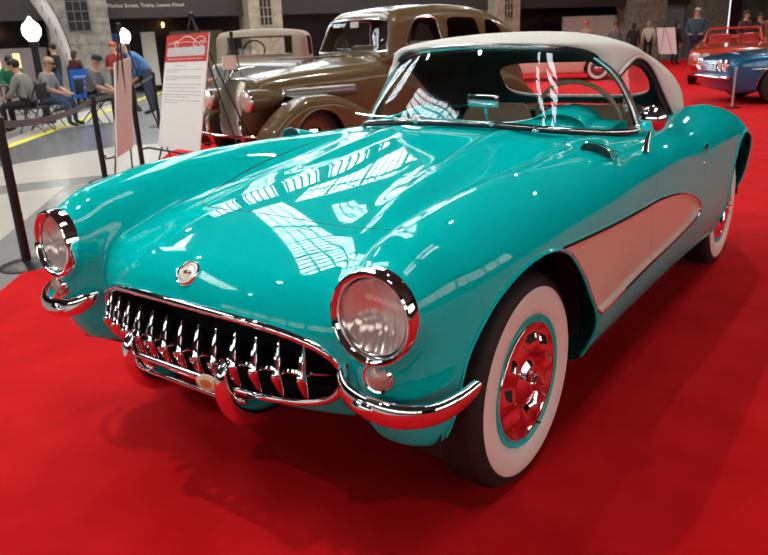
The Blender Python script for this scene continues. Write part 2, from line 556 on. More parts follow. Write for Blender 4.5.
door = ~gone & ~seam & ~hood & (dd < -seamw)
cove = ~gone & ~seam & cv
rest = ~gone & ~seam & ~hood & ~door & ~cove
NB = BS.normals()
shell = BS.obj('body_shell', rest, teal, car, NB)
BS.obj('hood', hood, teal, car, NB)
hs_ = seam & (np.abs(hd) <= hoodw)
BS.obj('hood_seam', hs_, seam_m, car, NB)
for sg_ in (-1, 1): BS.obj('door_seam', seam & ~hs_ & (cx * sg_ > 0), seam_m, car, NB)
for sgn in (-1, 1):
    d = BS.obj('door', door & ~cove & (cx * sgn > 0), teal, car, NB)
    BS.obj('cove_panel', cove & door & (cx * sgn > 0), white_paint, d, NB)['label'] = 'cream painted door section of the side cove'
    BS.obj('cove_panel', cove & ~door & (cx * sgn > 0), white_paint, car, NB)['label'] = 'cream painted side cove'

def sxs(pts, F=body_raw, lo=.4, hi=1.1):
    """x of the body side at (y,z) points"""
    y = np.array([p[0] for p in pts], float); z = np.array([p[1] for p in pts], float)
    a = np.full(y.shape, lo); b = np.full(y.shape, hi)
    for _ in range(30):
        m = (a + b) / 2; ins = F(m, y, z) < 0
        a = np.where(ins, m, a); b = np.where(ins, b, m)
    return [(float(p), float(q), float(r)) for p, q, r in zip(a, y, z)]
def szs(pts, F=body_raw, lo=.5, hi=1.2):
    x = np.array([p[0] for p in pts], float); y = np.array([p[1] for p in pts], float)
    a = np.full(y.shape, lo); b = np.full(y.shape, hi)
    for _ in range(30):
        m = (a + b) / 2; ins = F(x, y, m) < 0
        a = np.where(ins, m, a); b = np.where(ins, b, m)
    return [(float(p), float(q), float(r)) for p, q, r in zip(x, y, a)]
def sys_(pts, F=body_raw, lo=-.2, hi=-1.0):
    x = np.array([p[0] for p in pts], float); z = np.array([p[1] for p in pts], float)
    a = np.full(x.shape, lo); b = np.full(x.shape, hi)
    for _ in range(30):
        m = (a + b) / 2; ins = F(x, m, z) < 0
        a = np.where(ins, m, a); b = np.where(ins, b, m)
    return [(float(p), float(q), float(r)) for p, q, r in zip(x, a, z)]
def resamp0(P, n):
    P = np.array(P, float); L_ = np.concatenate([[0], np.cumsum(np.linalg.norm(np.diff(P, axis=0), axis=1))])
    q = np.linspace(0, L_[-1], n)
    return [tuple(np.interp(t, L_, P[:, k]) for k in range(P.shape[1])) for t in q]
def mir(pts, s): return [(p[0] * s, p[1], p[2]) for p in pts]
def off(pts, d, F=body_raw):
    P = np.array(pts, float); e = 2e-3
    g = np.stack([(F(*(P + np.eye(3)[k] * e).T) - F(*(P - np.eye(3)[k] * e).T)) for k in range(3)], -1)
    g /= np.linalg.norm(g, axis=1, keepdims=True)
    return [tuple(q) for q in (P + g * d)]

# arch lips, cove trim
for poly in (ARCH_F, ARCH_R):
    P = [p for p in poly if p[1] > (.36 if p[0] < -.4 else .26)]
    L = sxs(P)
    for s in (1, -1):
        MB().tube(mir(L, s), .0055, 8).build('wheel_arch_lip', teal, car)
L = off(sxs(COVE), .001)
trim_part = [p for p in L]
for s in (1, -1):
    MB().tube(mir(trim_part, s), .0052, 8, closed=True).build('cove_trim', chrome, car)

# wheel wells
for s in (1, -1):
    for (yc, zc0) in ((-.035, .36), (2.59, .36)):
        mm = Matrix.Translation((0, yc, zc0)) @ Matrix.Rotation(R(90), 4, 'Y') @ Matrix.Diagonal((1, 1, s, 1))
        wm = MB().lathe([(0, .50), (.1, .5), (.2, .5), (.3, .5), (.39, .5), (.415, .50), (.43, .62), (.455, .785)], 80, mm)
        wm.f = [f for f in wm.f if min(wm.v[i][2] for i in f) > .32]
        wm.build('wheel_well', black_m, car, weld=1e-6)

# ---- grille
gf = sys_(GRILLE)
mb = MB()
back = [(p[0] * .97, -.33, p[2]) for p in gf]
mb.grid([gf, back], close_v=True)
mb.add(back, [tuple(range(len(back)))])
mb.build('grille_cavity', black_m, car, smooth=False)
MB().tube(off(gf, .003), .0125, 12, closed=True).build('grille_surround', chrome, car)
def gy(x, z, d=0): return sys_([(x, z)])[0][1] + d
bz = .502
bar = [(x, gy(x, bz, .012), bz) for x in np.linspace(-.475, .475, 41)]
MB().tube(bar, [.0015 + .0085 * min(1, (41 - 1 - abs(2 * i - 40)) / 7 ) for i in range(41)], 8).build('grille_bar', chrome, car)
tooth = MB()
prof = [(.092, .0015), (.078, .0065), (.05, .0110), (.018, .0130), (.0, .017), (-.012, .0145), (-.03, .0115), (-.053, .0065), (-.068, .002)]
prof2 = []
for i in range(len(prof) - 1):
    for k in range(3):
        t = k / 3
        prof2.append((prof[i][0] * (1 - t) + prof[i + 1][0] * t, prof[i][1] * (1 - t) + prof[i + 1][1] * t))
prof2.append(prof[-1])
tooth.tube([(0, -.012 - .018 * (1 - abs(z) / .0925) ** .8 * 1.2, z) for z, r in prof2], [r for z, r in prof2], 10, flat=1.5, up=(0, 1, 0))
tooth.ball((0, -.034, -.004), (.011, .012, .012), 10, 8)
t0 = tooth.build('grille_tooth', chrome, car)
for i in range(13):
    x = -.418 + i * .06967
    o = t0 if i == 0 else t0.copy()
    if i: C.objects.link(o); o.parent = car
    o.location = (x, gy(x, bz, .012), bz)
    o.rotation_euler = (0, 0, math.atan2(.5 * x, 1))

# hood emblem
ez = .722
ey = gy(0, ez)
nrm = Vector((0, ey, ez)) - Vector(off([(0, ey, ez)], -1)[0])
nrm.normalize()
def frame_at(p, n, up=(0, 0, 1)):
    n = Vector(n).normalized(); x = Vector(up).cross(n).normalized(); y = n.cross(x)
    return Matrix(((x.x, y.x, n.x, p[0]), (x.y, y.y, n.y, p[1]), (x.z, y.z, n.z, p[2]), (0, 0, 0, 1)))
EM = frame_at((0, ey, ez), nrm)
em = MB().lathe([(.0405, -.006), (.0405, .004), (.038, .008), (.035, .006), (.034, .003)], 40, EM).build('emblem', chrome, car)
em['label'] = 'round chrome hood badge with crossed flags'
MB().lathe([(.0345, .003), (0, .004)], 40, EM).build('emblem_face', mat('enamel_white', (.80, .74, .68), .25, coat=.5), em)
enam_r = mat('enamel_red', (.5, .012, .01), .3)
blk = mat('gloss_black', (.01, .01, .01), .15)
txt_grey = mat('letter_grey', (.18, .17, .17), .4)
for word, a0, a1, flip in (('CHEVROLET', 155, 25, 1), ('CORVETTE', 208, 332, -1)):
    for i, ch in enumerate(word):
        a = R(a0 + (a1 - a0) * i / (len(word) - 1))
        rr = .0265
        rot = a - PI / 2 if flip == 1 else a + PI / 2
        mt = EM @ Matrix.Translation((rr * math.cos(a), rr * math.sin(a), .0046)) @ Matrix.Rotation(rot, 4, 'Z')
        text_obj('emblem_letter', ch, .0085, txt_grey, mt, em, .0002)
def flag(s, m1, nm):
    mb = MB(); mb2 = MB()
    mt = EM @ Matrix.Translation((0, -.002, .0055)) @ Matrix.Rotation(R(-38 * s), 4, 'Z')
    mb.box(-.0006, .0006, -.013, .014, -.0004, .0004, mt)
    for r_ in range(3):
        for c_ in range(3):
            m_ = mb2 if (m1 == 'red' or (r_ + c_) % 2 == 0) else None
            if m_: m_.box(s * .001 + s * c_ * .0035 if s > 0 else s * .001 - (c_ + 1) * .0035, (s * .001 + s * (c_ + 1) * .0035) if s > 0 else s * .001 - c_ * .0035, .004 + r_ * .003, .007 + r_ * .003, -.0004, .0004, mt)
    mb.build('flag_pole', chrome, em); mb2.build('flag', enam_r if m1 == 'red' else blk, em)
flag(1, 'chk', ''); flag(-1, 'red', '')
MB().prism([(-.006, -.012), (.006, -.012), (.008, -.006), (-.008, -.006)], .004, .0055, 2, EM).build('emblem_crest', mat('gilt', (.6, .35, .1), .3, 1.0), em)

# ---- headlamps, parking lamps, bumperettes
lens = glass_mat('lamp_glass')
lm = bpy.data.materials.new('fluted_lens'); lm.use_nodes = True
nt = lm.node_tree; b_ = nt.nodes['Principled BSDF']
b_.inputs['Base Color'].default_value = (.88, .80, .76, 1); b_.inputs['Roughness'].default_value = .16; b_.inputs['Metallic'].default_value = .5
tc = nt.nodes.new('ShaderNodeTexCoord'); mp_ = nt.nodes.new('ShaderNodeMapping'); wv = nt.nodes.new('ShaderNodeTexWave'); nz = nt.nodes.new('ShaderNodeTexVoronoi')
mp_.inputs['Scale'].default_value = (55, 1, 14)
nz.inputs['Scale'].default_value = 1.0
nt.links.new(tc.outputs['Object'], mp_.inputs['Vector']); nt.links.new(mp_.outputs[0], nz.inputs['Vector'])
bu = nt.nodes.new('ShaderNodeBump'); bu.inputs['Strength'].default_value = .55; bu.inputs['Distance'].default_value = .01
nt.links.new(nz.outputs['Distance'], bu.inputs['Height']); nt.links.new(bu.outputs[0], b_.inputs['Normal'])
for s in (1, -1):
    n = Vector((s * .04, -1, .06)).normalized()
    HM = frame_at((s * .673, -.602, .725), n)
    hl = MB().lathe([(.1160, -.05), (.1180, -.015), (.1175, .0), (.1135, .011), (.108, .014), (.101, .010), (.0965, -.002), (.095, -.012)], 48, HM).build('headlamp_bezel', chrome, car)
    MB().lathe([(.0955, -.012), (.0915, -.003), (.0895, -.006)], 48, HM).build('retaining_ring', chrome_b, hl)
    MB().lathe([(.0895, -.005), (.077, .003), (.055, .010), (.03, .0145), (0, .016)], 48, HM).build('headlamp_glass', glass, hl)
    MB().lathe([(.090, -.008), (.080, -.016), (.06, -.03), (.03, -.042), (.0, -.045)], 48, HM).build('reflector', lm, hl)
    PM = frame_at((s * .683, gy(.683, .578) - .000, .578), Vector((s * .12, -1, -.02)))
    pk = MB().lathe([(.041, -.02), (.041, .006), (.037, .013), (.033, .011)], 32, PM).build('parking_lamp', chrome, car)
    MB().lathe([(.033, .010), (.026, .019), (.012, .024), (0, .025)], 32, PM).build('lamp_lens', mat('parking_lens', (.62, .52, .47), .18, .55, bump=(160, .6, .004)), pk)
    # bumperette: swept blade with convex section
    path = catmull([(.549, -.548, .560), (.558, -.580, .540), (.60, -.612, .515), (.68, -.626, .503), (.76, -.618, .503), (.825, -.575, .512), (.860, -.515, .533), (.874, -.470, .558)], 6)
    n_ = len(path); rows = []
    for i, p in enumerate(path):
        t = Vector(path[min(i + 1, n_ - 1)]) - Vector(path[max(i - 1, 0)])
        t.normalize()
        out = Vector((0, 0, 1)).cross(t) * -1
        if out.y > 0 and i < n_ / 2: out = -out
        out = Vector((t.y, -t.x, 0)).normalized()
        up = out.cross(t); up = up if up.z > 0 else -up
        u = i / (n_ - 1)
        h = .031 * (math.sin(PI * min(1, max(0, u * .88 + .08))) ** .55) + .002
        if u < .12: h *= .45 + .55 * u / .12
        d = .018
        ring = []
        for k in range(13):
            a = PI * (k / 12)
            ring.append(Vector(p) + up * h * math.cos(a) + out * d * math.sin(a) ** .8)
        for k in range(1, 6):
            a = PI * (1 - k / 6)
            ring.append(Vector(p) + up * (h - .003) * math.cos(a) + out * (d * math.sin(a) ** .8 - .004))
        rows.append([(q.x * s, q.y, q.z) for q in ring])
    mb = MB().grid(rows, close_v=True)
    mb.add(rows[0], [tuple(range(len(rows[0])))]); mb.add(rows[-1], [tuple(range(len(rows[0])))])
    bb = mb.build('bumperette', chrome, car, sharp=50)
    MB().ball((s * .66, -.640, .507), (.034, .014, .020), 20, 12).build('bumper_boss', chrome, bb)
    # grille guards: deep blades curving back under the grille
    FR = resamp0(catmull([(-.650, .528), (-.678, .522), (-.694, .50), (-.70, .45), (-.692, .40), (-.662, .345), (-.60, .305), (-.50, .285)], 5), 22)
    BK = resamp0(catmull([(-.640, .520), (-.650, .505), (-.655, .485), (-.650, .45), (-.640, .415), (-.60, .385), (-.55, .365), (-.47, .36)], 5), 22)
    rows = []
    for i, (a, b) in enumerate(zip(FR, BK)):
        w_ = .006 + .021 * min(1, i / 6) ** .7
        cyy, czz = (a[0] + b[0]) / 2, (a[1] + b[1]) / 2
        dy, dz = (a[0] - b[0]) / 2, (a[1] - b[1]) / 2
        rows.append([(s * .207 + w_ * math.sin(q), cyy + dy * math.cos(q), czz + dz * math.cos(q)) for q in np.linspace(0, 2 * PI, 21)[:-1]])
    mb = MB().grid(rows, close_v=True)
    mb.add(rows[0], [tuple(range(20))]); mb.add(rows[-1], [tuple(range(20))])
    mb.build('bumper_guard', chrome, car, sharp=0)
MB().tube([(x, -.672 + .0 * x, .462) for x in np.linspace(-.21, .21, 9)], .009, 10).build('license_bar', chrome, car)
MB().tube([(x, -.655, .405) for x in np.linspace(-.21, .21, 9)], .007, 10).build('license_bar', chrome, car)
OM = frame_at((.165, -.695, .466), (.12, -1, .05))
ob = MB().lathe([(.033, -.004), (.033, .002), (.030, .004), (.0, .005)], 32, OM @ Matrix.Diagonal((1.15, .72, 1, 1))).build('oval_badge', mat('cream_enamel', (.8, .62, .42), .3), car)
ob['label'] = 'cream and orange oval club badge'
MB().lathe([(.021, .004), (.0, .0062)], 32, OM @ Matrix.Diagonal((1.2, .72, 1, 1))).build('badge_centre', mat('orange_enamel', (.72, .22, .06), .3), ob)

# ---- wheels
def make_wheel():
    w = bpy.data.objects.new('wheel', None); C.objects.link(w); w.parent = car
    RX = Matrix.Rotation(R(90), 4, 'Y')      # local z -> +x (outboard)
    T = [(.205, -.075), (.215, -.082), (.25, -.088), (.29, -.085), (.318, -.072), (.331, -.055), (.335, -.03), (.336, 0), (.335, .03), (.331, .055), (.320, .071), (.305, .079), (.292, .083)]
    ty = MB().lathe(T, 72, RX).build('tyre', rubber, w, weld=1e-6)
    MB().lathe([(.292, .083), (.286, .0865), (.275, .0885), (.255, .090), (.235, .0875), (.218, .082), (.207, .074)], 72, RX).build('whitewall', whitewall_m, ty)
    # tread grooves as dark raised ribs
    MB().lathe([(.3365, -.046), (.3375, -.042), (.3375, -.022), (.3365, -.018)], 72, RX).lathe([(.3365, .018), (.3375, .022), (.3375, .042), (.3365, .046)], 72, RX).build('tread_rib', rubber, ty)
    MB().lathe([(.207, -.07), (.209, .074), (.206, .082), (.200, .081), (.192, .076), (.186, .068), (.17, .05), (.0, .05)], 64, RX).build('wheel_rim', teal, w)
    # full cover: dished rings, pressed radial flutes, spinner
    cov = bpy.data.objects.new('c', None)
    prof = [(.186, .066), (.185, .078), (.181, .082), (.175, .076), (.165, .068), (.150, .070), (.135, .076), (.118, .083), (.102, .087), (.090, .082), (.082, .074), (.076, .070), (.066, .074), (.055, .083), (.043, .089), (.03, .092), (0, .093)]
    rows = []
    NS = 160
    for k in range(NS):
        a = 2 * PI * k / NS
        row = []
        for (r, h) in prof:
            if .10 < r < .18:
                ph = (k % 16) / 16
                f = .015 * abs(2 * ph - 1) * min(1, (r - .10) / .02, (.18 - r) / .02)
                h = h + f * 1.1
            row.append(RX @ Vector((r * math.cos(a), r * math.sin(a), h)))
        rows.append(row)
    cv_ = MB().grid(rows, close_u=True).build('wheel_cover', chrome, w, sharp=0)
    sp = MB()
    for a in (0, PI):
        mm = RX @ Matrix.Rotation(a + .35, 4, 'Z')
        sp.grid([[mm @ Vector(((.02 + t * .062), q * (.014 - .009 * t), .098 + .012 * t + (.004 if abs(q) < .5 else -.006 * (1)) )) for q in (-1, -.4, .4, 1)] for t in (0, .25, .5, .75, 1)])
    sp.lathe([(.026, .086), (.026, .100), (.02, .108), (0, .111)], 24, RX)
    sp.build('spinner', chrome, cv_, solid=.004)
    # valve
    MB().cyl(RX @ Vector((.196, .0, .072)), RX @ Vector((.19, .0, .09)), .003, 8).build('valve_stem', black_m, w)
    return w
w0 = make_wheel()
for i, (x, y, rz, rx) in enumerate(((.713, 0, 0, .4), (.713, 2.591, 0, 1.2), (-.713, 0, PI, 2), (-.713, 2.591, PI, 2.5))):
    w = w0 if i == 0 else copy_tree(w0, car)
    w.location = (x, y, .3365)
    w.rotation_euler = (rx, 0, rz)

# ---- fender scoops, badges, handles
for s in (1, -1):
    cx_, cy_ = s * .728, .685
    zt = szs([(abs(cx_), cy_)])[0][2]
    rows = []
    for i in range(13):
        t = i / 12            # 0 mouth (front) .. 1 tail
        y = cy_ - .055 + .17 * t
        w_ = .058 * (1 - .35 * t) ; h_ = .042 * (1 - t) ** .8
        row = []
        for k in range(13):
            a = PI * k / 12
            x = cx_ + w_ * math.cos(a)
            zb_ = .45 * szs([(abs(x), y)])[0][2] + .55 * (szs([(abs(cx_), y)])[0][2] - .004)
            row.append((x, y + (.02 * (1 - t) * (1 - math.sin(a))), zb_ + h_ * math.sin(a) ** .7 - .002))
        rows.append(row)
    sc = MB().grid(rows).build('fender_scoop', teal, car, sharp=0, solid=.003)
    m0 = rows[0]
    mid = [(x, y + .012, z - .002) for x, y, z in m0]
    MB().add(mid, [tuple(range(len(mid)))]).build('scoop_mouth', mat('scoop_grey', (.05, .09, .085), .5), sc, smooth=False)
    MB().tube([(x, y, z) for x, y, z in m0], .003, 6).build('scoop_lip', chrome, sc)
# crossed-flag badge and door latch on the rear quarter
for s in (1, -1):
    P = sxs([(1.715, .80)])[0]
    mb = MB()
    for t in (-.5, .5):
        mb.tube([(P[0] + .004, P[1] - .028 * 1, P[2] + .014 * t), (P[0] + .006, P[1], P[2]), (P[0] + .004, P[1] + .03, P[2] + .02 * t)], .0075, 6)
    mb.tube([(P[0] + .004, P[1] - .035, P[2] + .002), (P[0] + .004, P[1] + .035, P[2] + .002)], .006, 6)
    mb.v = [(x * s, y, z) for x, y, z in mb.v]
    mb.build('quarter_emblem', chrome, car)
    Pk = sxs([(1.69, .735)])[0]
    MB().ball((s * (Pk[0] + .001), Pk[1], Pk[2]), (.006, .011, .011), 12, 8).build('lock_button', chrome, car)

# ---- cockpit
tub_top = szs(COCKPIT)
tub_in = [(x * .985, y, z - .03) for x, y, z in tub_top]
tub_bt = [(x * .95, min(max(y, 1.05), 2.05), .30) for x, y, z in tub_top]
mb = MB().grid([tub_top, tub_in, tub_bt], close_v=True)
mb.add(tub_bt, [tuple(range(len(tub_bt)))])
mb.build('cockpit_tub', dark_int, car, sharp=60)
MB().tube(off(tub_top, .001), .006, 8, closed=True).build('cockpit_rim', chrome, car)

# windshield
chrome_s = mat('satin_chrome', (.92, .92, .94), .26, 1.0)
BASE = catmull([(0,.87,.987),(.2,.875,.984),(.32,.89,.977),(.484,.945,.962),(.60,1.05,.946),(.67,1.15,.937),(.697,1.235,.937)], 8)
UP = catmull([(.697,1.235,.937),(.666,1.252,1.009),(.632,1.259,1.072),(.583,1.26,1.146),(.529,1.248,1.199),(.459,1.218,1.246),(.384,1.175,1.266),(.304,1.12,1.276),(.18,1.08,1.285),(0,1.06,1.290)], 6)
def resamp(P, n):
    P = [Vector(p) for p in P]
    L_ = [0]
    for a, b in zip(P, P[1:]): L_.append(L_[-1] + (b - a).length)
    out = []
    for k in range(n):
        q = L_[-1] * k / (n - 1); i = 0
        while i < len(L_) - 2 and L_[i + 1] < q: i += 1
        t = (q - L_[i]) / max(1e-9, L_[i + 1] - L_[i])
        out.append(P[i].lerp(P[i + 1], min(1, t)))
    return out
bp_ = resamp(BASE[::-1], 25)    # from side to centre
up_ = resamp(UP, 25)
def symsm(P, n):
    Q = P + [Vector((-p.x, p.y, p.z)) for p in P[::-1][1:]]
    for _ in range(n): Q = [Q[0]] + [(Q[i - 1] + Q[i] * 2 + Q[i + 1]) / 4 for i in range(1, len(Q) - 1)] + [Q[-1]]
    return Q[:len(P)]
bp_, up_ = symsm(bp_, 6), symsm(up_, 3)
rows = []
for a, b in zip(bp_, up_):
    row = []
    for k in range(9):
        t = k / 8
        p = a.lerp(b, t)
        p = p + Vector((0, -.012 * math.sin(PI * t), 0))
        row.append(p)
    rows.append(row)
ws = bpy.data.objects.new('windshield', None); C.objects.link(ws); ws.parent = car
full = rows + [[Vector((-p.x, p.y, p.z)) for p in r] for r in rows[::-1][1:]]
MB().grid(full).build('windshield_glass', glass, ws, sharp=0)
fullup = [tuple(p) for p in UP] + [(-x, y, z) for x, y, z in UP[::-1][1:]]
fullbase = [tuple(p) for p in BASE[::-1]] + [(-x, y, z) for x, y, z in BASE[1:]]
MB().tube(fullup, .0125, 10, up=(0, 1, 0), flat=1.3).build('windshield_frame', chrome_s, ws)
MB().tube([(x * .985, y + .004, z - .012 if z > 1.2 else z) for x, y, z in fullup], .011, 8).build('windshield_gasket', black_m, ws)
MB().tube(fullbase, .010, 10).build('windshield_base_trim', chrome, ws)
MB().tube([(x * 1.0, y - .012, z - .008) for x, y, z in fullbase], .008, 8).build('windshield_gasket', black_m, ws)
for s in (1, -1):
    MB().rbox(s * .697 - .016, s * .697 + .016, 1.21, 1.275, .925, .965, .006).build('pillar_foot', chrome, ws)
# wipers
for xa, xb in ((-.15, -.52), (.22, -.10)):
    p0 = Vector((xa, .835, .990)); p1 = Vector((xb, .85 + .28 * xb * xb, .995))
    w_ = MB().tube([p0, p0.lerp(p1, .5) + Vector((0, -.004, .008)), p1], [.004, .003, .002], 6)
    q = (p1 - p0)
    w_.tube([p0.lerp(p1, .35) + Vector((0, .014, .003)), p1 + q * .15 + Vector((0, .014, .004))], .0035, 6)
    w_.ball(p0, .012, 10, 6)
    w_.build('wiper', chrome_b, car)
# washer nozzle
MB().ball((.40, .87, .965), (.014, .02, .010), 10, 8).lathe([(.006, 0), (.005, .02), (0, .022)], 10, Matrix.Translation((.40, .865, .97))).build('washer_nozzle', chrome, car)
MB().ball((.26, .80, .957), (.012, .012, .006), 10, 8).build('washer_nozzle', chrome, car)
# outside mirror
mm_ = MB().lathe([(.0, .026), (.022, .024), (.040, .014), (.050, .0), (.052, -.012), (.049, -.016)], 28, frame_at((.803, 1.03, 1.004), (.10, -1, .1))).build('door_mirror', chrome, car)
MB().lathe([(.049, -.0155), (0, -.0155)], 28, frame_at((.803, 1.03, 1.004), (.10, -1, .1))).build('mirror_glass', chrome_b, mm_)
MB().tube([(.800, 1.035, .985), (.800, 1.02, .955), (.799, 1.0, .925), (.798, .985, .885)], [.006, .007, .010, .017], 12).build('mirror_stalk', chrome, mm_)
# inside mirror
im = MB().rbox(-.085, .085, -.012, .012, -.028, .028, .010, 3, Matrix.Translation((.068, 1.045, 1.063)) @ Matrix.Rotation(R(-12), 4, 'Z')).build('rear_view_mirror', chrome, car)
MB().tube([(.068, 1.06, 1.04), (.07, 1.075, .99), (.07, 1.09, .965)], .006, 8).build('mirror_stalk', chrome, im)

# dash
rows = []
for x in np.linspace(-.60, .60, 41):
    hump = .045 * math.exp(-((x - .37) / .13) ** 2) + .015 * math.exp(-((x + .35) / .18) ** 2)
    y0 = 1.0 + .5 * abs(x) ** 2.2
    row = []
    for t, (dy, dz) in enumerate([(0.0, -.012), (.06, .0), (.14, .004), (.20, -.004), (.215, -.03), (.205, -.09), (.18, -.16)]):
        row.append((x, y0 + dy, .955 + dz + hump * [0, .5, 1, 1, .8, .2, 0][t]))
    rows.append(row)
MB().grid(rows).build('dashboard', teal, car, sharp=50, solid=.006)
for s in (-1,):
    pass
# instrument hood for the driver
rows = []
for k in range(17):
    a = PI * k / 16
    rows.append([(.385 + .135 * math.cos(a), 1.10 + d, .945 + (.085 - .25 * max(0, .1 - d)) * math.sin(a)) for d in (0, .05, .12, .19)])
MB().grid(rows).build('instrument_cowl', teal, car, sharp=60, solid=.005)
rows = []
for k in range(17):
    a = PI * k / 16
    rows.append([(-.33 + .16 * math.cos(a), 1.08 + d, .935 + (.085 - .25 * max(0, .1 - d)) * math.sin(a)) for d in (0, .05, .12, .19)])
MB().grid(rows).build('passenger_cowl', teal, car, sharp=60, solid=.005)
# steering wheel
SM = frame_at((.365, 1.40, .945), (0, .92, .40))
sw = MB().tube([SM @ Vector((.195 * math.cos(a), .195 * math.sin(a), 0)) for a in np.linspace(0, 2 * PI, 49)[:-1]], .0105, 10, closed=True).build('steering_wheel', mat('ivory_plastic', (.42, .36, .22), .3, coat=.4), car)
mb = MB()
for a in (R(200), R(340), R(270)):
    mb.tube([SM @ Vector((.03 * math.cos(a), .03 * math.sin(a), -.02)), SM @ Vector((.19 * math.cos(a), .19 * math.sin(a), 0))], .006, 6)
mb.lathe([(.035, -.03), (.035, -.01), (0, 0)], 20, SM)
mb.build('wheel_spoke', chrome, sw)
MB().cyl(SM @ Vector((0, 0, -.02)), SM @ Vector((0, 0, -.35)), .02, 14).build('steering_column', dark_int, sw)
# seats
def seat(xc):
    st = bpy.data.objects.new('seat', None); C.objects.link(st); st.parent = car
    MB().rbox(xc - .25, xc + .25, 1.35, 1.82, .38, .56, .06, 4).build('seat_cushion', beige_v, st)
    rows = []
    for i in range(13):
        t = i / 12
        z = .50 + .44 * t
        w_ = .25 * (1 - .25 * t ** 4) 
        y = 1.78 + .16 * t
        th = .075 * (1 - .5 * t ** 3)
        row = []
        for k in range(20):
            a = 2 * PI * k / 20
            row.append((xc + w_ * math.copysign(abs(math.cos(a)) ** .6, math.cos(a)), y + th * math.copysign(abs(math.sin(a)) ** .6, math.sin(a)), z))
        rows.append(row)
    cap = rows[-1]
    rows.append([(xc + (p[0] - xc) * .85, 1.95 + (p[1] - 1.95) * .6, .965) for p in cap])
    mb = MB().grid(rows, close_v=True)
    mb.add(rows[-1], [tuple(range(20))])
    mb.build('seat_back', beige_v, st, sharp=60)
seat(-.32); seat(.32)
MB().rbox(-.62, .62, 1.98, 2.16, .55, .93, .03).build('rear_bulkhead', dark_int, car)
for s in (1, -1):
    MB().rbox(s * .60 - .012, s * .60 + .012, 1.20, 1.98, .50, .915, .01).build('door_trim_panel', beige_v, car)

# soft top
def top_center(s): return s
TZ = Tab([(1.04, 1.300), (1.1, 1.310), (1.25, 1.330), (1.45, 1.343), (1.65, 1.340), (1.85, 1.318), (2.02, 1.27), (2.16, 1.19), (2.27, 1.07), (2.35, .93)], .03)
NR, NC = 61, 21
cl = resamp([(0, float(y), float(TZ(y))) for y in np.linspace(1.045, 2.35, 400)], NR)
UPc = [Vector(p) for p in UP if p[2] > 1.15]          # from the window corner up and across the header
edge = catmull([(.588, 1.262, 1.158), (.607, 1.31, 1.195), (.617, 1.385, 1.222), (.628, 1.50, 1.203), (.638, 1.60, 1.150), (.646, 1.74, 1.050), (.658, 1.86, .955), (.668, 1.91, .912), (.668, 1.98, .915), (.645, 2.12, .925), (.585, 2.24, .94), (.48, 2.32, .94), (.36, 2.37, .935)], 8)
ed = resamp(edge, NR)
hd0 = resamp(UPc[::-1], NC)
rows = []
for i in range(NR):
    a = cl[i]; b = ed[i]
    row = []
    fr = min(1, i / 8); fr = fr * fr * (3 - 2 * fr)
    for k in range(NC):
        u = k / (NC - 1)
        th_ = u * PI / 2
        sx = math.sin(th_) ** .80
        w2 = 1 - math.cos(th_) ** .80
        n0 = hd0[k] + Vector((.006 * u, -.008, .014 * (1 - .5 * u)))
        g = Vector((b.x * sx, a.y + (b.y - a.y) * u ** 2.2, a.z + (b.z - a.z) * w2))
        row.append(n0.lerp(g, fr))
    rows.append(row)
full_rows = [[Vector((-p.x, p.y, p.z)) for p in r[::-1][:-1]] + r for r in rows]
class Poly(Surf):
    def __init__(s, v, f): s.v = np.array(v, float); s.f = f
ncol = 2 * NC - 1
V_ = [tuple(p) for r in full_rows for p in r]
Q_ = [(i * ncol + j, i * ncol + j + 1, (i + 1) * ncol + j + 1, (i + 1) * ncol + j) for i in range(NR - 1) for j in range(ncol - 1)]
PS = Poly(V_, Q_)
RW = [( .44 * math.copysign(abs(math.cos(a)) ** .4, math.cos(a)), 1.088 + .103 * math.copysign(abs(math.sin(a)) ** .5, math.sin(a))) for a in np.linspace(0, 2 * PI, 61)[:-1]]
PS.cut(lambda x, y, z: np.where(y > 1.95, sdpoly(x, z, RW), 1.0))
cc = PS.cent()
inw = (cc[:, 1] > 1.95) & (sdpoly(cc[:, 0], cc[:, 2], RW) < 0)
F_ = [f for f, k in zip(PS.f, inw) if not k]; W_ = [f for f, k in zip(PS.f, inw) if k]
V_ = [Vector(q) for q in PS.v.tolist()]
def build_idx(V, F): 
    mb = MB(); used = sorted({i for f in F for i in f}); mp = {a: k for k, a in enumerate(used)}
    return mb.add([V[i] for i in used], [tuple(mp[i] for i in f) for f in F])
tp = build_idx(V_, F_).build('soft_top', fabric_top, car, sharp=0)
q = tp.modifiers.new('solid', 'SOLIDIFY'); q.thickness = .008; q.offset = -1
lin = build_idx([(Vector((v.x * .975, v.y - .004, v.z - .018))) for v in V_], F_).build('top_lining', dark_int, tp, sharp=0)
build_idx([v + Vector((0, -.002, 0)) for v in V_], W_).build('rear_window', glass, tp, sharp=0)
for s in (1, -1):
    e2 = [Vector((p.x * s, p.y, p.z)) for p in ed]
    MB().tube([p + Vector((0, 0, -.002)) for p in e2], .007, 8).build('top_edge_piping', fabric_top, tp)
    sw_ = [Vector((p.x * s * .975, p.y - .012, p.z - .022)) for p in ed if p.y < 1.93 and p.y > 1.262]
    MB().tube(sw_, .014, 8).build('top_frame_rail', black_m, tp)
    # side glass: from the pillar back
    sg = [p for p in ed if p.y < 1.91]
    lo_ = [Vector((.655 * s, y, .915)) for y in np.linspace(1.25, 1.90, len(sg))]
    hi_ = [Vector((p.x * s * .985, p.y + .0, p.z - .012)) for p in sg]
    sgl = MB().grid([[a.lerp(b, t) for t in (0, .33, .66, 1)] for a, b in zip(lo_, hi_)]).build('side_window', glass, car, sharp=0)

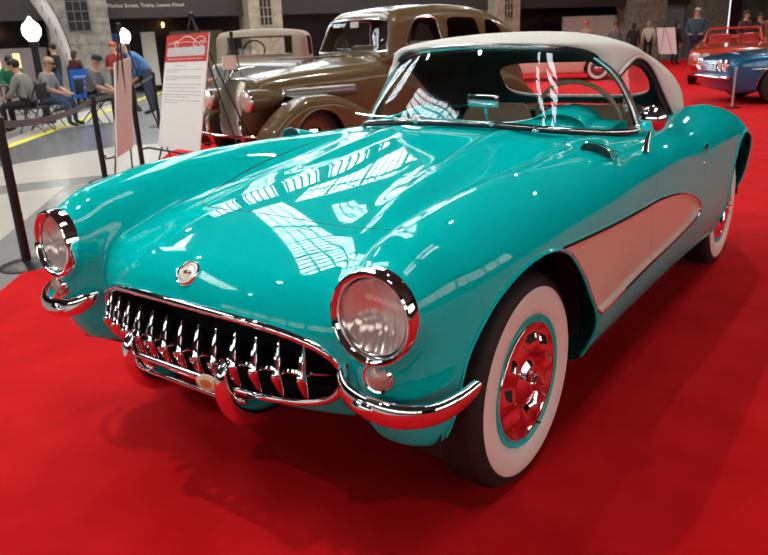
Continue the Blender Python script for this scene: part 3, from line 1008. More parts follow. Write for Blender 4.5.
# ---------------------------------------------------------------- the hall
CEIL = 9.0
def poly_obj(name, pts, z, m, h=0.0, kind='structure', label=None):
    mb = MB()
    if h: mb.prism(pts, z - h, z)
    else: mb.add([(x, y, z) for x, y in pts], [tuple(range(len(pts)))])
    o = mb.build(name, m, smooth=False)
    o['kind'] = kind
    return o
floor_m = mat('grey_terrazzo', (.28, .275, .27), .25, noise=(1.2, .12), spec=.5)
band_m = mat('pale_terrazzo', (.54, .50, .44), .28, noise=(1.5, .06))
dark_m = mat('dark_terrazzo', (.17, .17, .175), .22, noise=(1.5, .12))
poly_obj('floor', [(-40, -20), (18, -20), (18, 48), (-40, 48)], 0, floor_m, .3)
# inlaid bands of the terrazzo
def band(pts, m, z): poly_obj('floor', pts, z, m)
band([(-6.742, 1.475), (-7.714, 2.612), (-7.889, 4.374), (-10.984, 6.467), (-12.4, 6.6), (-10.887, 5.093), (-9.295, 2.569)], dark_m, .0012)
band([(-5.366, 0.885), (-6.312, 1.905), (-5.864, 2.668), (-5.242, 3.777), (-6.862, 5.735), (-7.889, 4.374), (-7.714, 2.612), (-6.742, 1.475)], band_m, .0016)
band([(-3.882, 0.681), (-5.484, 2.161), (-5.453, 2.409), (-5.832, 1.562), (-4.932, 0.699), (-2.825, -0.204)], band_m, .0020)
band([(-10.367, 3.95), (-13.582, 6.894), (-15.89, 9.785), (-11.348, 6.714), (-11.22, 5.283), (-9.699, 3.613)], band_m, .0024)
band([(-8.569, 2.60), (-9.392, 3.53), (-14.342, 8.80), (-24.0, 19.7), (-24.15, 19.5), (-14.45, 8.66), (-9.5, 3.40), (-8.68, 2.47)], mat('yellow_tape', (.75, .68, .05), .5), .0032)
band([(-13, 12), (-9, 8.2), (-6.9, 5.9), (-7.2, 9), (-9, 14)], band_m, .0028)
# red carpet
cm = bpy.data.materials.new('red_carpet'); cm.use_nodes = True
nt = cm.node_tree; b_ = nt.nodes['Principled BSDF']
b_.inputs['Roughness'].default_value = .95; b_.inputs['Specular IOR Level'].default_value = .15
b_.inputs['Sheen Weight'].default_value = .0
tc = nt.nodes.new('ShaderNodeTexCoord'); n1 = nt.nodes.new('ShaderNodeTexNoise'); n2 = nt.nodes.new('ShaderNodeTexNoise')
n1.inputs['Scale'].default_value = 3.5; n1.inputs['Detail'].default_value = 6; n2.inputs['Scale'].default_value = 400
rp = nt.nodes.new('ShaderNodeValToRGB')
rp.color_ramp.elements[0].position = .3; rp.color_ramp.elements[1].position = .75
rp.color_ramp.elements[0].color = (.56, .002, .005, 1); rp.color_ramp.elements[1].color = (.73, .008, .012, 1)
nt.links.new(tc.outputs['Object'], n1.inputs['Vector']); nt.links.new(tc.outputs['Object'], n2.inputs['Vector'])
nt.links.new(n1.outputs['Fac'], rp.inputs['Fac']); nt.links.new(rp.outputs['Color'], b_.inputs['Base Color'])
bu = nt.nodes.new('ShaderNodeBump'); bu.inputs['Strength'].default_value = .4; bu.inputs['Distance'].default_value = .003
nt.links.new(n2.outputs['Fac'], bu.inputs['Height']); nt.links.new(bu.outputs[0], b_.inputs['Normal'])
cp = MB().prism([(-6.6, 4.42), (-2.95, .40), (-1.6, -1.09), (3.4, -6.6), (14, -6.6), (14, 31.5), (-11.5, 31.5), (-7.5, 12)], 0.0, .008).build('carpet', cm, smooth=False)
cp['kind'] = 'structure'

ceil_m = mat('dark_ceiling', (.05, .045, .042), .8)
sky_e = mat('skylight_glass', (.8, .9, 1.0), .3, emis=((.86, .95, 1.0), 8.5))
steel = mat('dark_steel', (.03, .03, .032), .5)
def skylight(n, a, b, w, nu, nv, wobble=0):
    """glazed roof strip from a to b (x,y), width w, with a steel grid; the glass sits just under the ceiling"""
    a = Vector((*a, 0)); b = Vector((*b, 0)); d = b - a; L = d.length; d.normalize(); q = Vector((-d.y, d.x, 0))
    mt = Matrix(((d.x, q.x, 0, a.x), (d.y, q.y, 0, a.y), (0, 0, 1, CEIL), (0, 0, 0, 1)))
    o = MB().box(0, L, -w / 2, w / 2, -.06, -.03, mt).build('window_%d' % n, sky_e, smooth=False)
    o['kind'] = 'structure'
    mb = MB()
    for i in range(nu + 1):
        x = L * i / nu; t = .045 if i % 5 else .10
        mb.box(x - t * .7, x + t * .7, -w / 2, w / 2, -.12, -.062, mt)
    for j in range(nv + 1):
        y = -w / 2 + w * j / nv
        mb.box(0, L, y - .022, y + .022, -.12, -.062, mt)
    mb.build('window_frame', steel, o, smooth=False)
    return o
poly_obj('ceiling', [(-40, -20), (18, -20), (18, 48), (-40, 48)], CEIL + .3, ceil_m, .3)
skylight(1, (-3.9, 3.9), (-15.5, 12.4), 1.5, 40, 4)
skylight(2, (-5.2, 6.6), (-9.8, 11.2), .9, 24, 3)
skylight(3, (-15.1, 14.3), (-9.5, 18.5), 4.6, 26, 10)
skylight(4, (-18.8, 8.4), (-15.0, 5.0), 2.8, 12, 6)
skylight(7, (-10.4, -1.6), (-6.6, -6.8), 2.2, 12, 5)
skylight(5, (3.1, -3.2), (2.5, 3.2), .50, 12, 1)
skylight(6, (2.15, -3.2), (1.6, 3.0), .32, 12, 1)
# trusses
mb = MB()
for k in range(9):
    y = -14 + 7 * k
    mb.box(-39, 17, y - .06, y + .06, CEIL - .75, CEIL - .65)
    for i in range(40):
        x = -39 + 1.4 * i
        mb.tube([(x, y, CEIL - .7), (x + .7, y, CEIL - .02), (x + 1.4, y, CEIL - .7)], .03, 4)
mb.build('ceiling', steel, smooth=False)['kind'] = 'structure'
# ceiling lamps
lamp_e = mat('lamp_glow', (1, .95, .85), .4, emis=((1.0, .93, .80), 700.0))
def make_lamp():
    r = thing('ceiling_lamp', 'round black-shaded hall lamp hanging under the dark trussed ceiling', 'lamp', (0, 0, 0), 0, 'ceiling lamps')
    MB().lathe([(.0, .12), (.10, .12), (.13, .02), (.145, -.03)], 20).build('lamp_shade', black_m, r)
    MB().lathe([(.12, 0), (0, -.01)], 20).build('bulb', lamp_e, r)
    MB().cyl((0, 0, .12), (0, 0, .55), .012, 6).build('hanger', black_m, r)
    return r
lamp0 = make_lamp()
first = True
LP = [(-4.3, -6.3), (-3.0, -1.2), (1.6, 13.0), (-12, 12.2), (-1, 6.5), (-9, 2), (-10.5, -2.8), (-16, 3), (-18, 9.5), (-6, 18), (0, 20), (-3, 27), (4, 28), (-11, 23)]
for x, y in LP:
    o = lamp0 if first else copy_tree(lamp0)
    first = False
    o.location = (x, y, CEIL - 1.2 + .2)
# walls around
wall_m = mat('brown_wall', (.045, .030, .024), .6, noise=(.6, .3))
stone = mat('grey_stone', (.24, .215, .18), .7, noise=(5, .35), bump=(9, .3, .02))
stone_lit = mat('lit_stone', (.36, .28, .20), .7, noise=(5, .25), bump=(9, .3, .02))  # lighter copy of the pier stone, its lit look put into the colour
cream_wall = mat('pale_wall', (.5, .46, .42), .7)
for nm, pts in (('wall_front', [(-40, -20.2), (18, -20.2), (18, -20), (-40, -20)]), ('wall_right', [(18, -20), (18.2, -20), (18.2, 48), (18, 48)]),
                ('wall_left', [(-40.2, -20), (-40, -20), (-40, 48), (-40.2, 48)]), ('wall_back', [(-40, 48), (18, 48), (18, 48.2), (-40, 48.2)])):
    o = MB().prism(pts, 0, CEIL).build(nm, wall_m, smooth=False); o['kind'] = 'structure'
WD = Vector((.444, .896, 0)); WN = Vector((-.896, .444, 0))
WM = Matrix(((WD.x, WN.x, 0, -19.2), (WD.y, WN.y, 0, 11.2), (0, 0, 1, 0), (0, 0, 0, 1)))
o = MB().box(-12, 38, 2.6, 2.8, 0, CEIL, WM).build('wall_arcade', wall_m, smooth=False); o['kind'] = 'structure'
o = MB().box(-12, 29, .0, .5, 2.30, 3.3, WM).build('trim_1', mat('dark_fascia', (.035, .028, .026), .5), smooth=False); o['kind'] = 'structure'
o = MB().box(-12, 29, .3, .8, 3.3, CEIL, WM).build('wall_upper', wall_m, smooth=False); o['kind'] = 'structure'
sm = Matrix(((WD.x, 0, -WN.x, 0), (WD.y, 0, -WN.y, 0), (0, 1, 0, 0), (0, 0, 0, 1)))
p = WM @ Vector((2.08, -.012, 2.66))
tx = text_obj('wall_lettering', 'Market Street, Trains, Loews Hotel', .162, mat('sign_lettering', (.62, .56, .48), .6), Matrix.Translation(p) @ sm, None, .004)
tag(tx, 'pale raised lettering across the dark fascia above the hall doors', 'lettering')
# gridded clerestory windows high on the walls; the front row is added fill light
def wall_window(n, o_, d_, n_, L, z0, z1, nu, nv, m):
    mt = Matrix(((d_[0], n_[0], 0, o_[0]), (d_[1], n_[1], 0, o_[1]), (0, 0, 1, 0), (0, 0, 0, 1)))
    g = MB().box(0, L, -.06, -.03, z0, z1, mt).build('window_%d' % n, m, smooth=False); g['kind'] = 'structure'
    mb = MB()
    for i in range(nu + 1):
        t = .045 if i % 6 else .22
        mb.box(L * i / nu - t, L * i / nu + t, -.14, -.062, z0, z1, mt)
    for j in range(nv + 1):
        z = z0 + (z1 - z0) * j / nv
        mb.box(0, L, -.14, -.062, z - .05, z + .05, mt)
    mb.build('window_frame', steel, g, smooth=False)
day2 = mat('high_window_glass', (.8, .85, .9), .3, emis=((1.0, .88, .78), 3.2))
front_fill = mat('front_fill_panel', (.8, .85, .9), .3, emis=((1.0, .93, .86), 2.2))
p0_ = WM @ Vector((.5, .3, 0))
wall_window(20, (p0_.x, p0_.y), (WD.x, WD.y), (WN.x, WN.y), 16, 4.3, 8.6, 48, 12, mat('clerestory_glass', (.8, .9, 1.0), .3, emis=((.86, .95, 1.0), 6.0)))
wall_window(21, (18, -15), (0, 1), (1, 0), 36, 3.2, 7.2, 72, 8, day2)
wall_window(22, (-14, -20), (1, 0), (0, -1), 28, 3.2, 7.2, 60, 8, front_fill)  # unseen glowing row added to brighten the grille teeth from the front
# stone piers with iron-grilled windows
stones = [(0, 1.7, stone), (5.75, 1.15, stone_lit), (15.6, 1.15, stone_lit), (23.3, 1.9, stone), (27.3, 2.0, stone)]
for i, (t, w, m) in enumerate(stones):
    mb = MB()
    z = 0; k = 0
    while z < 3.85:
        h = .78
        mb.rbox(t - w / 2, t + w / 2, -.55, .6, z + .006, min(CEIL, z + h) - .006, .012, 1, WM)
        z += h; k += 1
    mb.box(t - w / 2 + .01, t + w / 2 - .01, -.53, .6, 0, 3.9, WM)
    mb.rbox(t - w / 2 - .08, t + w / 2 + .08, -.62, .6, 0, .35, .03, 1, WM)
    o = mb.build('wall_pier', m, smooth=False); o['kind'] = 'structure'
    gw = w * .36
    wz0, wz1 = (1.95, 3.05) if i < 3 else (2.75, 3.9)
    o = MB().box(t - gw / 2, t + gw / 2, -.56, -.54, wz0, wz1, WM).build('window_%d' % (7 + i), black_m, smooth=False); o['kind'] = 'structure'
    mb = MB()
    for q in range(4): mb.box(t - gw / 2 + gw * q / 3 - .012, t - gw / 2 + gw * q / 3 + .012, -.59, -.555, wz0, wz1, WM)
    for q in range(5): mb.box(t - gw / 2, t + gw / 2, -.59, -.555, wz0 + (wz1 - wz0) * q / 4 - .014, wz0 + (wz1 - wz0) * q / 4 + .014, WM)
    mb.build('window_grille', stone_lit if i in (1, 2) else mat('worn_iron', (.13, .12, .11), .6), o, smooth=False)
# arched heads between the right-hand piers, pale dado panels
for (t0, t1) in ((16.3, 22.3),):
    pts = [(t0, 3.4)] + [(t0 + (t1 - t0) * (.5 - .5 * math.cos(a)), 2.0 + 1.25 * math.sin(a)) for a in np.linspace(0, PI, 17)] + [(t1, 3.4)]
    mb = MB(); fr = [(x, 2.0 + 1.25 * math.sin(a) + .0, x) for x, a in []]
    arc = [WM @ Vector((t0 + (t1 - t0) * (.5 - .5 * math.cos(a)), .2, 1.7 + 1.5 * math.sin(a))) for a in np.linspace(0, PI, 25)]
    o = MB().tube(arc, .12, 6).build('trim_2', mat('stone_arch', (.10, .075, .06), .7)); o['kind'] = 'structure'
o = MB().box(19.2, 22.3, .4, .5, 0, 1.95, WM).box(21.0, 21.03, .38, .4, 0, 1.95, WM).build('wall_dado', cream_wall, smooth=False); o['kind'] = 'structure'
o = MB().box(24.3, 26.2, .2, .3, 0, 2.3, WM).build('wall_dado', mat('grey_panel', (.22, .23, .24), .6), smooth=False); o['kind'] = 'structure'
o = MB().box(-2.75, -.95, .55, .62, 0, 1.55, WM).build('door_1', mat('mauve_door', (.32, .25, .27), .55), smooth=False); o['kind'] = 'structure'
for t in (-2.45, -1.9, -1.35):
    MB().box(t, t + .18, .53, .55, .95, 1.4, WM).build('door_glass', mat('lit_door_glass', (.5, .35, .15), .4, emis=((1, .62, .25), 1.2)), o, smooth=False)
for t, c in ((1.1, (.05, .16, .5)), (2.0, (.7, .66, .6))):
    o = MB().box(t, t + .45, 1.2, 1.3, 0.2, 1.9, WM).build('wall_panel', mat('panel_%d' % int(t), c, .6), smooth=False); o['kind'] = 'structure'
o = MB().box(3.0, 4.8, 1.4, 1.5, 0, 1.9, WM).build('door_2', mat('shop_glow', (.25, .18, .12), .6, noise=(1.5, .4)), smooth=False); o['kind'] = 'structure'
# wall lamps in the arcade
glow = mat('warm_glow', (1, .6, .2), .4, emis=((1, .55, .15), 6))
sc0 = None
for t, z, lb in ((3.0, 2.15, 'small amber wall lamp glowing above the show board, under the lettered fascia'), (-2.2, 2.05, 'small amber wall lamp glowing at the left edge beside the street lamp')):
    if sc0 is None:
        sc0 = thing('wall_lamp', 'small amber wall lamp glowing on the dark arcade wall', 'lamp', (0, 0, 0), 0, 'amber arcade lamps')
        MB().ball((0, 0, 0), (.045, .045, .09), 12, 8).build('lamp_shade', glow, sc0)
        MB().box(-.02, .02, 0, .25, -.11, -.08).build('bracket', black_m, sc0)
        s_ = sc0
    else: s_ = copy_tree(sc0)
    s_['label'] = lb
    s_.location = WM @ Vector((t, 2.42, z)); s_.rotation_euler = (0, 0, math.atan2(WD.y, WD.x))
# beyond the last pier: curtains, poles
o = MB().box(29.2, 31.2, 1.0, 1.2, 0, CEIL, WM).build('wall_curtain', mat('dark_red_drape', (.06, .015, .012), .8, noise=(2, .4)), smooth=False); o['kind'] = 'structure'
o = MB().box(28.55, 28.68, -.3, -.2, 0, 6, WM).build('trim_3', mat('lit_strip', (.8, .8, .85), .5, emis=((.85, .9, 1), 1.0)), smooth=False); o['kind'] = 'structure'
o = MB().box(31.4, 37.5, 1.2, 1.3, 0, CEIL, WM).build('wall_end', mat('far_wall', (.13, .12, .11), .7, noise=(.8, .5)), smooth=False); o['kind'] = 'structure'

# ---------------------------------------------------------------- barrier posts and belts
post_m = mat('black_post', (.010, .009, .010), .35)
belt_m = mat('grey_belt', (.10, .10, .10), .7)
P1, P2, P3, P4 = (-3.024, .436), (-5.40, 2.60), (-5.739, 3.329), (-9.498, 6.441)
P0 = (-3.9, -1.6)
posts = [('black barrier post at the carpet edge nearest the left headlamp', P1, .97, (-.03, -.03)),
         ('black barrier post behind the left fender, second along the belt', P2, .90, (0, 0)),
         ('black barrier post in its round base beside the back of the pale board', P3, .96, (0, 0)),
         ('black barrier post farthest off, by the stooping figure in blue', P4, .95, (0, 0))]
for lab, (x, y), h, ln in posts:
    t = thing('barrier_post', lab, 'barrier post', (x, y, 0 if x > -5 else 0))
    MB().lathe([(.0, .0), (.175, .0), (.178, .008), (.16, .018), (.06, .035), (.032, .045), (0, .046)], 32).build('base', post_m if x != P3[0] else mat('satin_steel', (.4, .4, .4), .3, 1.0), t)
    MB().lathe([(.030, .04), (.030, h - .10), (.036, h - .095), (.036, h), (.030, h + .006), (0, h + .006)], 20).build('pole', post_m, t)
def belt(a, ha, b, hb, sag, lab):
    pts = []
    for i in range(21):
        u = i / 20
        pts.append((a[0] + (b[0] - a[0]) * u, a[1] + (b[1] - a[1]) * u, ha + (hb - ha) * u - sag * 4 * u * (1 - u)))
    mb = MB()
    d = (Vector(b) - Vector(a)); d = Vector((-d.y, d.x)).normalized() * .002
    mb.grid([[(p[0] + sx * d.x, p[1] + sx * d.y, p[2] + q) for sx, q in ((1, -.024), (1, .024), (-1, .024), (-1, -.024))] for p in pts], close_v=True)
    tag(mb.build('belt', belt_m, smooth=False), lab, 'barrier belt')
belt(P1, .93, P2, .86, .06, 'grey barrier belt running from the carpet-edge post past the seated people')
belt(P2, .86, P4, .90, .05, 'grey barrier belt stretching behind the pale easel board to the farthest post')
belt(P0, .93, P1, .93, .1, 'grey barrier belt leaving the frame on the left from the carpet-edge post')

# ---------------------------------------------------------------- easels and boards
rod = mat('easel_black', (.012, .012, .012), .4)
white_b = mat('board_white', (.88, .87, .87), .5)
pink_b = mat('foamboard_back', (.74, .62, .56), .6)
red_b = mat('header_red', (.62, .05, .045), .45)
def board(name, lab, TL, TR, BR, BL, m_front, m_back, th=.012, cat='sign'):
    TL, TR, BR, BL = map(Vector, (TL, TR, BR, BL))
    n = (TR - TL).cross(BL - TL).normalized()       # away from the readable side
    t = bpy.data.objects.new(name, None); C.objects.link(t)
    c = (BL + BR) / 2; t.location = (c.x, c.y, c.z)
    q = [p - c for p in (TL, TR, BR, BL)]
    mb = MB().add(q + [p + n * th for p in q], [(0, 1, 2, 3), (7, 6, 5, 4), (0, 4, 5, 1), (1, 5, 6, 2), (2, 6, 7, 3), (3, 7, 4, 0)])
    mb.build('panel', m_front, t, smooth=False)
    if m_back is not None:
        MB().add([p + n * (th + .001) for p in q], [(3, 2, 1, 0)]).build('backing', m_back, t, smooth=False)
    tag(t, lab, cat)
    def at(u, v, lift=-.0015):      # u,v in 0..1 from the top left
        a = q[0].lerp(q[1], u); b = q[3].lerp(q[2], u)
        return a.lerp(b, v) + n * lift
    return t, at
def easel3(lab, apex, feet, up=None):
    ap = Vector(apex); t = bpy.data.objects.new('easel', None); C.objects.link(t)
    c = Vector((ap.x, ap.y, 0)); t.location = c; tag(t, lab, 'easel')
    for f in feet:
        MB().tube([ap - c, Vector((*f, 0.0)) - c], .009, 8).build('leg', rod, t)
    MB().lathe([(0, -.05), (.02, -.05), (.03, -.02), (.022, .02), (0, .03)], 12, Matrix.Translation(ap - c)).build('hinge', rod, t)
    return t, c
# show board with red header, turned half towards the camera
sign, at = board('show_board', 'tall white show board with red header and car drawing, before the brown sedan', (-4.737, 3.146, 1.463), (-3.902, 2.984, 1.472), (-3.699, 2.527, 0.419), (-4.527, 2.695, 0.411), white_b, white_b)
def quad(u0, v0, u1, v1, l): return [at(u0, v0, l), at(u1, v0, l), at(u1, v1, l), at(u0, v1, l)]
MB().add(quad(0, 0, 1, .245, -.0015), [(0, 1, 2, 3)]).build('header', red_b, sign, smooth=False)
MB().add(quad(.05, .115, .95, .195, -.003), [(0, 1, 2, 3)]).build('name_box', mat('box_grey', (.62, .60, .62), .5), sign, smooth=False)
dm = mat('drawing_white', (.85, .8, .8), .5)
mb = MB()
car_line = [(.06, .095), (.10, .075), (.22, .062), (.33, .055), (.42, .03), (.52, .022), (.62, .035), (.70, .055), (.78, .035), (.88, .035), (.93, .06), (.96, .085)]
mb.tube([at(u, v, -.003) for u, v in catmull(car_line, 4)], .004, 5)
mb.tube([at(u, v, -.003) for u, v in catmull([(.10, .085), (.3, .075), (.5, .07), (.7, .078), (.94, .085)], 4)], .003, 5)
for cx_ in (.27, .72, .86):
    mb.tube([at(cx_ + .045 * math.cos(a), .088 + .022 * math.sin(a), -.003) for a in np.linspace(0, 2 * PI, 17)[:-1]], .004, 5, closed=True)
mb.build('car_drawing', dm, sign)
mb = MB()
random.seed(4)
for k, (v, w) in enumerate([(.275, .45), (.31, .86), (.33, .3), (.37, .86), (.385, .8), (.40, .2), (.44, .86), (.47, .7), (.50, .86), (.53, .86), (.55, .55), (.58, .86), (.60, .25)]):
    u = .07 if k else .27
    while u < .07 + w:
        L = random.uniform(.03, .09)
        mb.add([at(a, b, -.002) for a, b in ((u, v), (min(u + L, .93), v), (min(u + L, .93), v + .006), (u, v + .006))], [(0, 1, 2, 3)])
        u += L + .016
mb.build('small_print', mat('print_grey', (.42, .40, .42), .6), sign, smooth=False)
mb = MB(); u = .08
while u < .9:
    L = random.uniform(.04, .1); mb.add([at(a, b, -.003) for a, b in ((u, .213), (min(u + L, .92), .213), (min(u + L, .92), .226), (u, .226))], [(0, 1, 2, 3)]); u += L + .02
mb.build('title_line', mat('title_pink', (.85, .45, .42), .5), sign, smooth=False)
e, c = easel3('black easel carrying the white show board with the red header', (-4.46, 3.26, 1.652), ((-4.60, 2.62), (-3.42, 2.90), (-4.10, 3.75)))
mb = MB().tube([Vector((-4.60, 2.63, .40)) - c, Vector((-3.62, 2.44, .40)) - c], .010, 8)
for a in ((-4.60, 2.63), (-3.64, 2.44)): mb.tube([Vector((*a, .40)) - c, Vector((a[0] - .02, a[1] - .09, .39)) - c, Vector((a[0] - .02, a[1] - .10, .44)) - c], .010, 6)
mb.build('ledge', rod, e)
# easel seen from behind with the pale back of its board
b1, at1 = board('easel_board', 'narrow pinkish back of an easel board standing between the two posts at left', (-5.662, 3.321, 1.268), (-5.432, 2.946, 1.218), (-5.21, 2.646, 0.257), (-5.444, 3.015, 0.299), white_b, pink_b, .012, 'sign')
e, c = easel3('black easel seen from behind under the pinkish board, lamp globe showing past its top', (-5.50, 3.12, 1.60), ((-5.26, 2.62), (-5.474, 3.001), (-5.891, 3.873)))
mb = MB().tube([Vector((-5.20, 2.60, .27)) - c, Vector((-5.50, 3.06, .30)) - c], .009, 6)
mb.tube([Vector((-5.20, 2.60, .27)) - c, Vector((-5.32, 2.60, .25)) - c, Vector((-5.33, 2.60, .29)) - c], .009, 6).build('ledge', rod, e)
b3, at3 = board('easel_board', 'small pinkish easel board beside the grey coupe, above the sedan radiator', (-6.775, 5.952, 1.21), (-6.783, 5.682, 1.207), (-6.753, 5.628, 1.011), (-6.743, 5.894, 1.011), white_b, pink_b, .012, 'sign')
e, c = easel3('black easel with a small board rising behind the nose of the brown sedan', (-6.807, 5.927, 1.525), ((-6.682, 5.256), (-6.386, 5.84), (-7.1, 5.9)))
b4, at4 = board('easel_board', 'wide pale pink easel board far back on the red carpet beside the figure in black', (-6.512, 26.332, 1.338), (-5.856, 26.294, 1.331), (-5.622, 25.96, 0.426), (-6.264, 26.012, 0.438), mat('board_pale_pink', (.70, .50, .50), .6), None)
e, c = easel3('black easel in front of the wide pale pink board far back on the carpet', (-6.137, 26.0, 1.42), ((-6.20, 25.75), (-5.55, 25.68), (-6.45, 26.6)))
# chrome stand on the carpet before the blue car
t = thing('chrome_stand', 'slim chrome rope stand on the red carpet before the blue coupe', 'barrier post', (-.905, 11.55, .008))
MB().lathe([(0, 0), (.14, 0), (.14, .012), (.03, .03), (0, .03)], 24).build('base', post_m, t)
MB().lathe([(.016, .02), (.016, .60), (.026, .61), (.026, .65), (0, .66)], 14).build('pole', mat('dull_nickel', (.55, .55, .56), .4, .5), t)


# ---------------------------------------------------------------- the other cars
def car_wheel(parent, x, y, z, r, w, side, rim_m, wall=None, hub=chrome, spokes=0):
    w_ = bpy.data.objects.new('wheel', None); C.objects.link(w_); w_.parent = parent
    w_.location = (x, y, z); w_.rotation_euler = (0, 0, 0 if side > 0 else PI)
    RX = Matrix.Rotation(R(90), 4, 'Y')
    ty = MB().lathe([(r * .62, -w * .45), (r * .8, -w * .52), (r * .95, -w * .42), (r, -w * .2), (r, w * .2), (r * .95, w * .42), (r * .8, w * .52), (r * .62, w * .45)], 40, RX).build('tyre', rubber, w_)
    if wall: MB().lathe([(r * .62, w * .46), (r * .75, w * .54), (r * .86, w * .50)], 40, RX).build('whitewall', wall, ty)
    MB().lathe([(r * .62, -w * .3), (r * .62, w * .44), (r * .57, w * .36), (r * .52, w * .2), (0, w * .2)], 32, RX).build('wheel_rim', rim_m, w_)
    MB().lathe([(r * .34, w * .2), (r * .32, w * .36), (r * .2, w * .44), (0, w * .48)], 24, RX).build('hub_cap', hub, w_)
    if spokes:
        mb = MB()
        for k in range(spokes):
            mm = RX @ Matrix.Rotation(2 * PI * k / spokes, 4, 'Z')
            mb.box(r * .2, r * .56, -r * .06, r * .06, w * .22, w * .36, mm)
        mb.build('wheel_spokes', hub, w_)
    return w_
def well(parent, x, y, z, r, s, xin):
    mm = Matrix.Translation((0, y, z)) @ Matrix.Rotation(R(90), 4, 'Y') @ Matrix.Diagonal((1, 1, s, 1))
    wm = MB().lathe([(0, xin), (r * .5, xin), (r, xin), (r * 1.02, x)], 40, mm)
    wm.f = [f for f in wm.f if min(wm.v[i][2] for i in f) > .2]
    wm.build('wheel_well', black_m, parent)
def circ(yc, zc_, r, n=28, flat=0.1):
    return [(yc + r * math.cos(a), zc_ + r * math.sin(a)) for a in np.linspace(0, 2 * PI, n + 1)[:-1]]
def mesh_car(root, F, lo, hi, h, mats, cuts, body_m):
    """cuts: list of (name, function->signed distance, material or None)"""
    s = Surf(F, lo, hi, h, 3)
    for nm, g, m in cuts: s.cut(g)
    ce = s.cent(); used = np.zeros(len(s.f), bool); N = s.normals()
    out = {}
    for nm, g, m in cuts:
        k = (g(ce[:, 0], ce[:, 1], ce[:, 2]) < 0) & ~used
        used |= k
        if m is None: continue
        parts_ = [k & (ce[:, 0] > 0), k & (ce[:, 0] <= 0)] if nm in ('side_window', 'quarter_window') else [k]
        for q_ in parts_: out.setdefault(nm, []).append(s.obj(nm, q_, m, root, N))
    o = s.obj('body_shell', ~used, body_m, root, N)
    return s, o, out

# brown prewar sedan
olive = mat('olive_brown_lacquer', (.125, .082, .034), .35, coat=.7, coat_rough=.07, spec=.2)
sedan = thing('vintage_sedan', 'olive-brown prewar sedan with ribbed grille, bullet headlamps and round fenders', 'car', (-4.42, 4.25, 0.0), R(-10))
hw_ = Tab([(-.65,.29),(-.2,.34),(.2,.40),(.6,.50),(1.15,.62),(1.8,.70),(2.6,.72),(3.4,.68),(4.0,.52),(4.4,.35)], .08)
zt_ = Tab([(-.65,.95),(-.3,1.01),(0,1.045),(.6,1.10),(1.15,1.16),(1.9,1.21),(3.0,1.22),(3.7,1.15),(4.2,.98),(4.5,.75)], .06)
zr_ = Tab([(1.2,1.62),(1.5,1.69),(1.9,1.74),(2.4,1.76),(2.9,1.74),(3.3,1.68),(3.8,1.5)], .08)
zfn = Tab([(-.75,.40),(-.55,.58),(-.35,.72),(-.1,.80),(.15,.80),(.4,.74),(.7,.60),(1.0,.45),(1.25,.37),(2.45,.37),(2.65,.52),(2.85,.72),(3.1,.84),(3.35,.84),(3.7,.72),(4.0,.52),(4.3,.34)], .05)
def F_sedan(x, y, z):
    ax = np.abs(x)
    B = rmax(.13, z - zt_(y) + .25 * ax ** 2, ax - hw_(y) - .04 * np.sin(np.clip((z - .3) / .9, 0, 1) * 3.14), .34 - z, -.60 + .22 * (z - .4) ** 2 - y + .8 * ax ** 2, y - 4.5 + .5 * ax ** 2 + .6 * np.maximum(z - .7, 0))
    K = rmax(.16, z - zr_(y) + .10 * ax ** 2, ax - .70 + .24 * np.maximum(z - 1.15, 0), 1.0 - z, 1.12 + .42 * (z - 1.16) + .25 * ax ** 2 - y, y - 4.15 + .95 * np.maximum(z - 1.1, 0))
    Fd = rmax(.13, z - zfn(y), np.abs(ax - .74) - .165 - .02 * (y > 1), .25 - z, -.72 - y, y - 4.35)
    P = np.sqrt((ax - .39) ** 2 + (z - .77) ** 2) - .118 * np.sqrt(np.maximum(1 - (np.maximum(y + .52, 0) / .42) ** 2, 0)) + .02 * (y > 0)
    P = rmax(.015, P, -.60 - y)
    f = smin(B, K, .06)
    f = smin(f, Fd, .12)
    return smin(f, P, .03)
only2 = lambda c, d: np.where(c, d, 1.0)
W1 = [(1.60, 1.24), (2.18, 1.25), (2.20, 1.40), (2.17, 1.56), (2.0, 1.585), (1.80, 1.56), (1.66, 1.42)]
W2 = [(2.36, 1.25), (2.98, 1.26), (2.99, 1.40), (2.94, 1.55), (2.75, 1.58), (2.40, 1.57), (2.35, 1.42)]
W3 = [(3.12, 1.27), (3.52, 1.28), (3.46, 1.40), (3.32, 1.52), (3.15, 1.54), (3.11, 1.42)]
WS = [(-.58, 1.20), (0, 1.215), (.58, 1.20), (.61, 1.27), (.55, 1.53), (.43, 1.57), (0, 1.585), (-.43, 1.57), (-.55, 1.53), (-.61, 1.27)]
sm2 = lambda P: catmull(P, 4, True)
W1, W2, W3, WS = map(sm2, (W1, W2, W3, WS))
VENT = [(-.02, .84), (1.02, .93), (1.02, 1.02), (-.02, .93)]
vent_m = mat('ribbed_zinc', (.22, .21, .20), .35, .8)
s_s, sh, parts = mesh_car(sedan, F_sedan, (-1.0, -.85, .2), (1.0, 4.65, 1.85), .032, None, [
    ('side_window', lambda x, y, z: only2((np.abs(x) > .4), sdpoly(y, z, W1)), glass),
    ('side_window', lambda x, y, z: only2((np.abs(x) > .4), sdpoly(y, z, W2)), glass),
    ('quarter_window', lambda x, y, z: only2((np.abs(x) > .4), sdpoly(y, z, W3)), glass),
    ('windscreen', lambda x, y, z: only2((y < 1.6) & (z > 1.2), sdpoly(x, z, WS)), glass),
    ('wheel_opening', lambda x, y, z: only2(np.abs(x) > .62, sdpoly(y, z, circ(-.02, .30, .365))), None),
    ('wheel_opening', lambda x, y, z: only2(np.abs(x) > .62, sdpoly(y, z, circ(3.18, .30, .39))), None),
], olive)
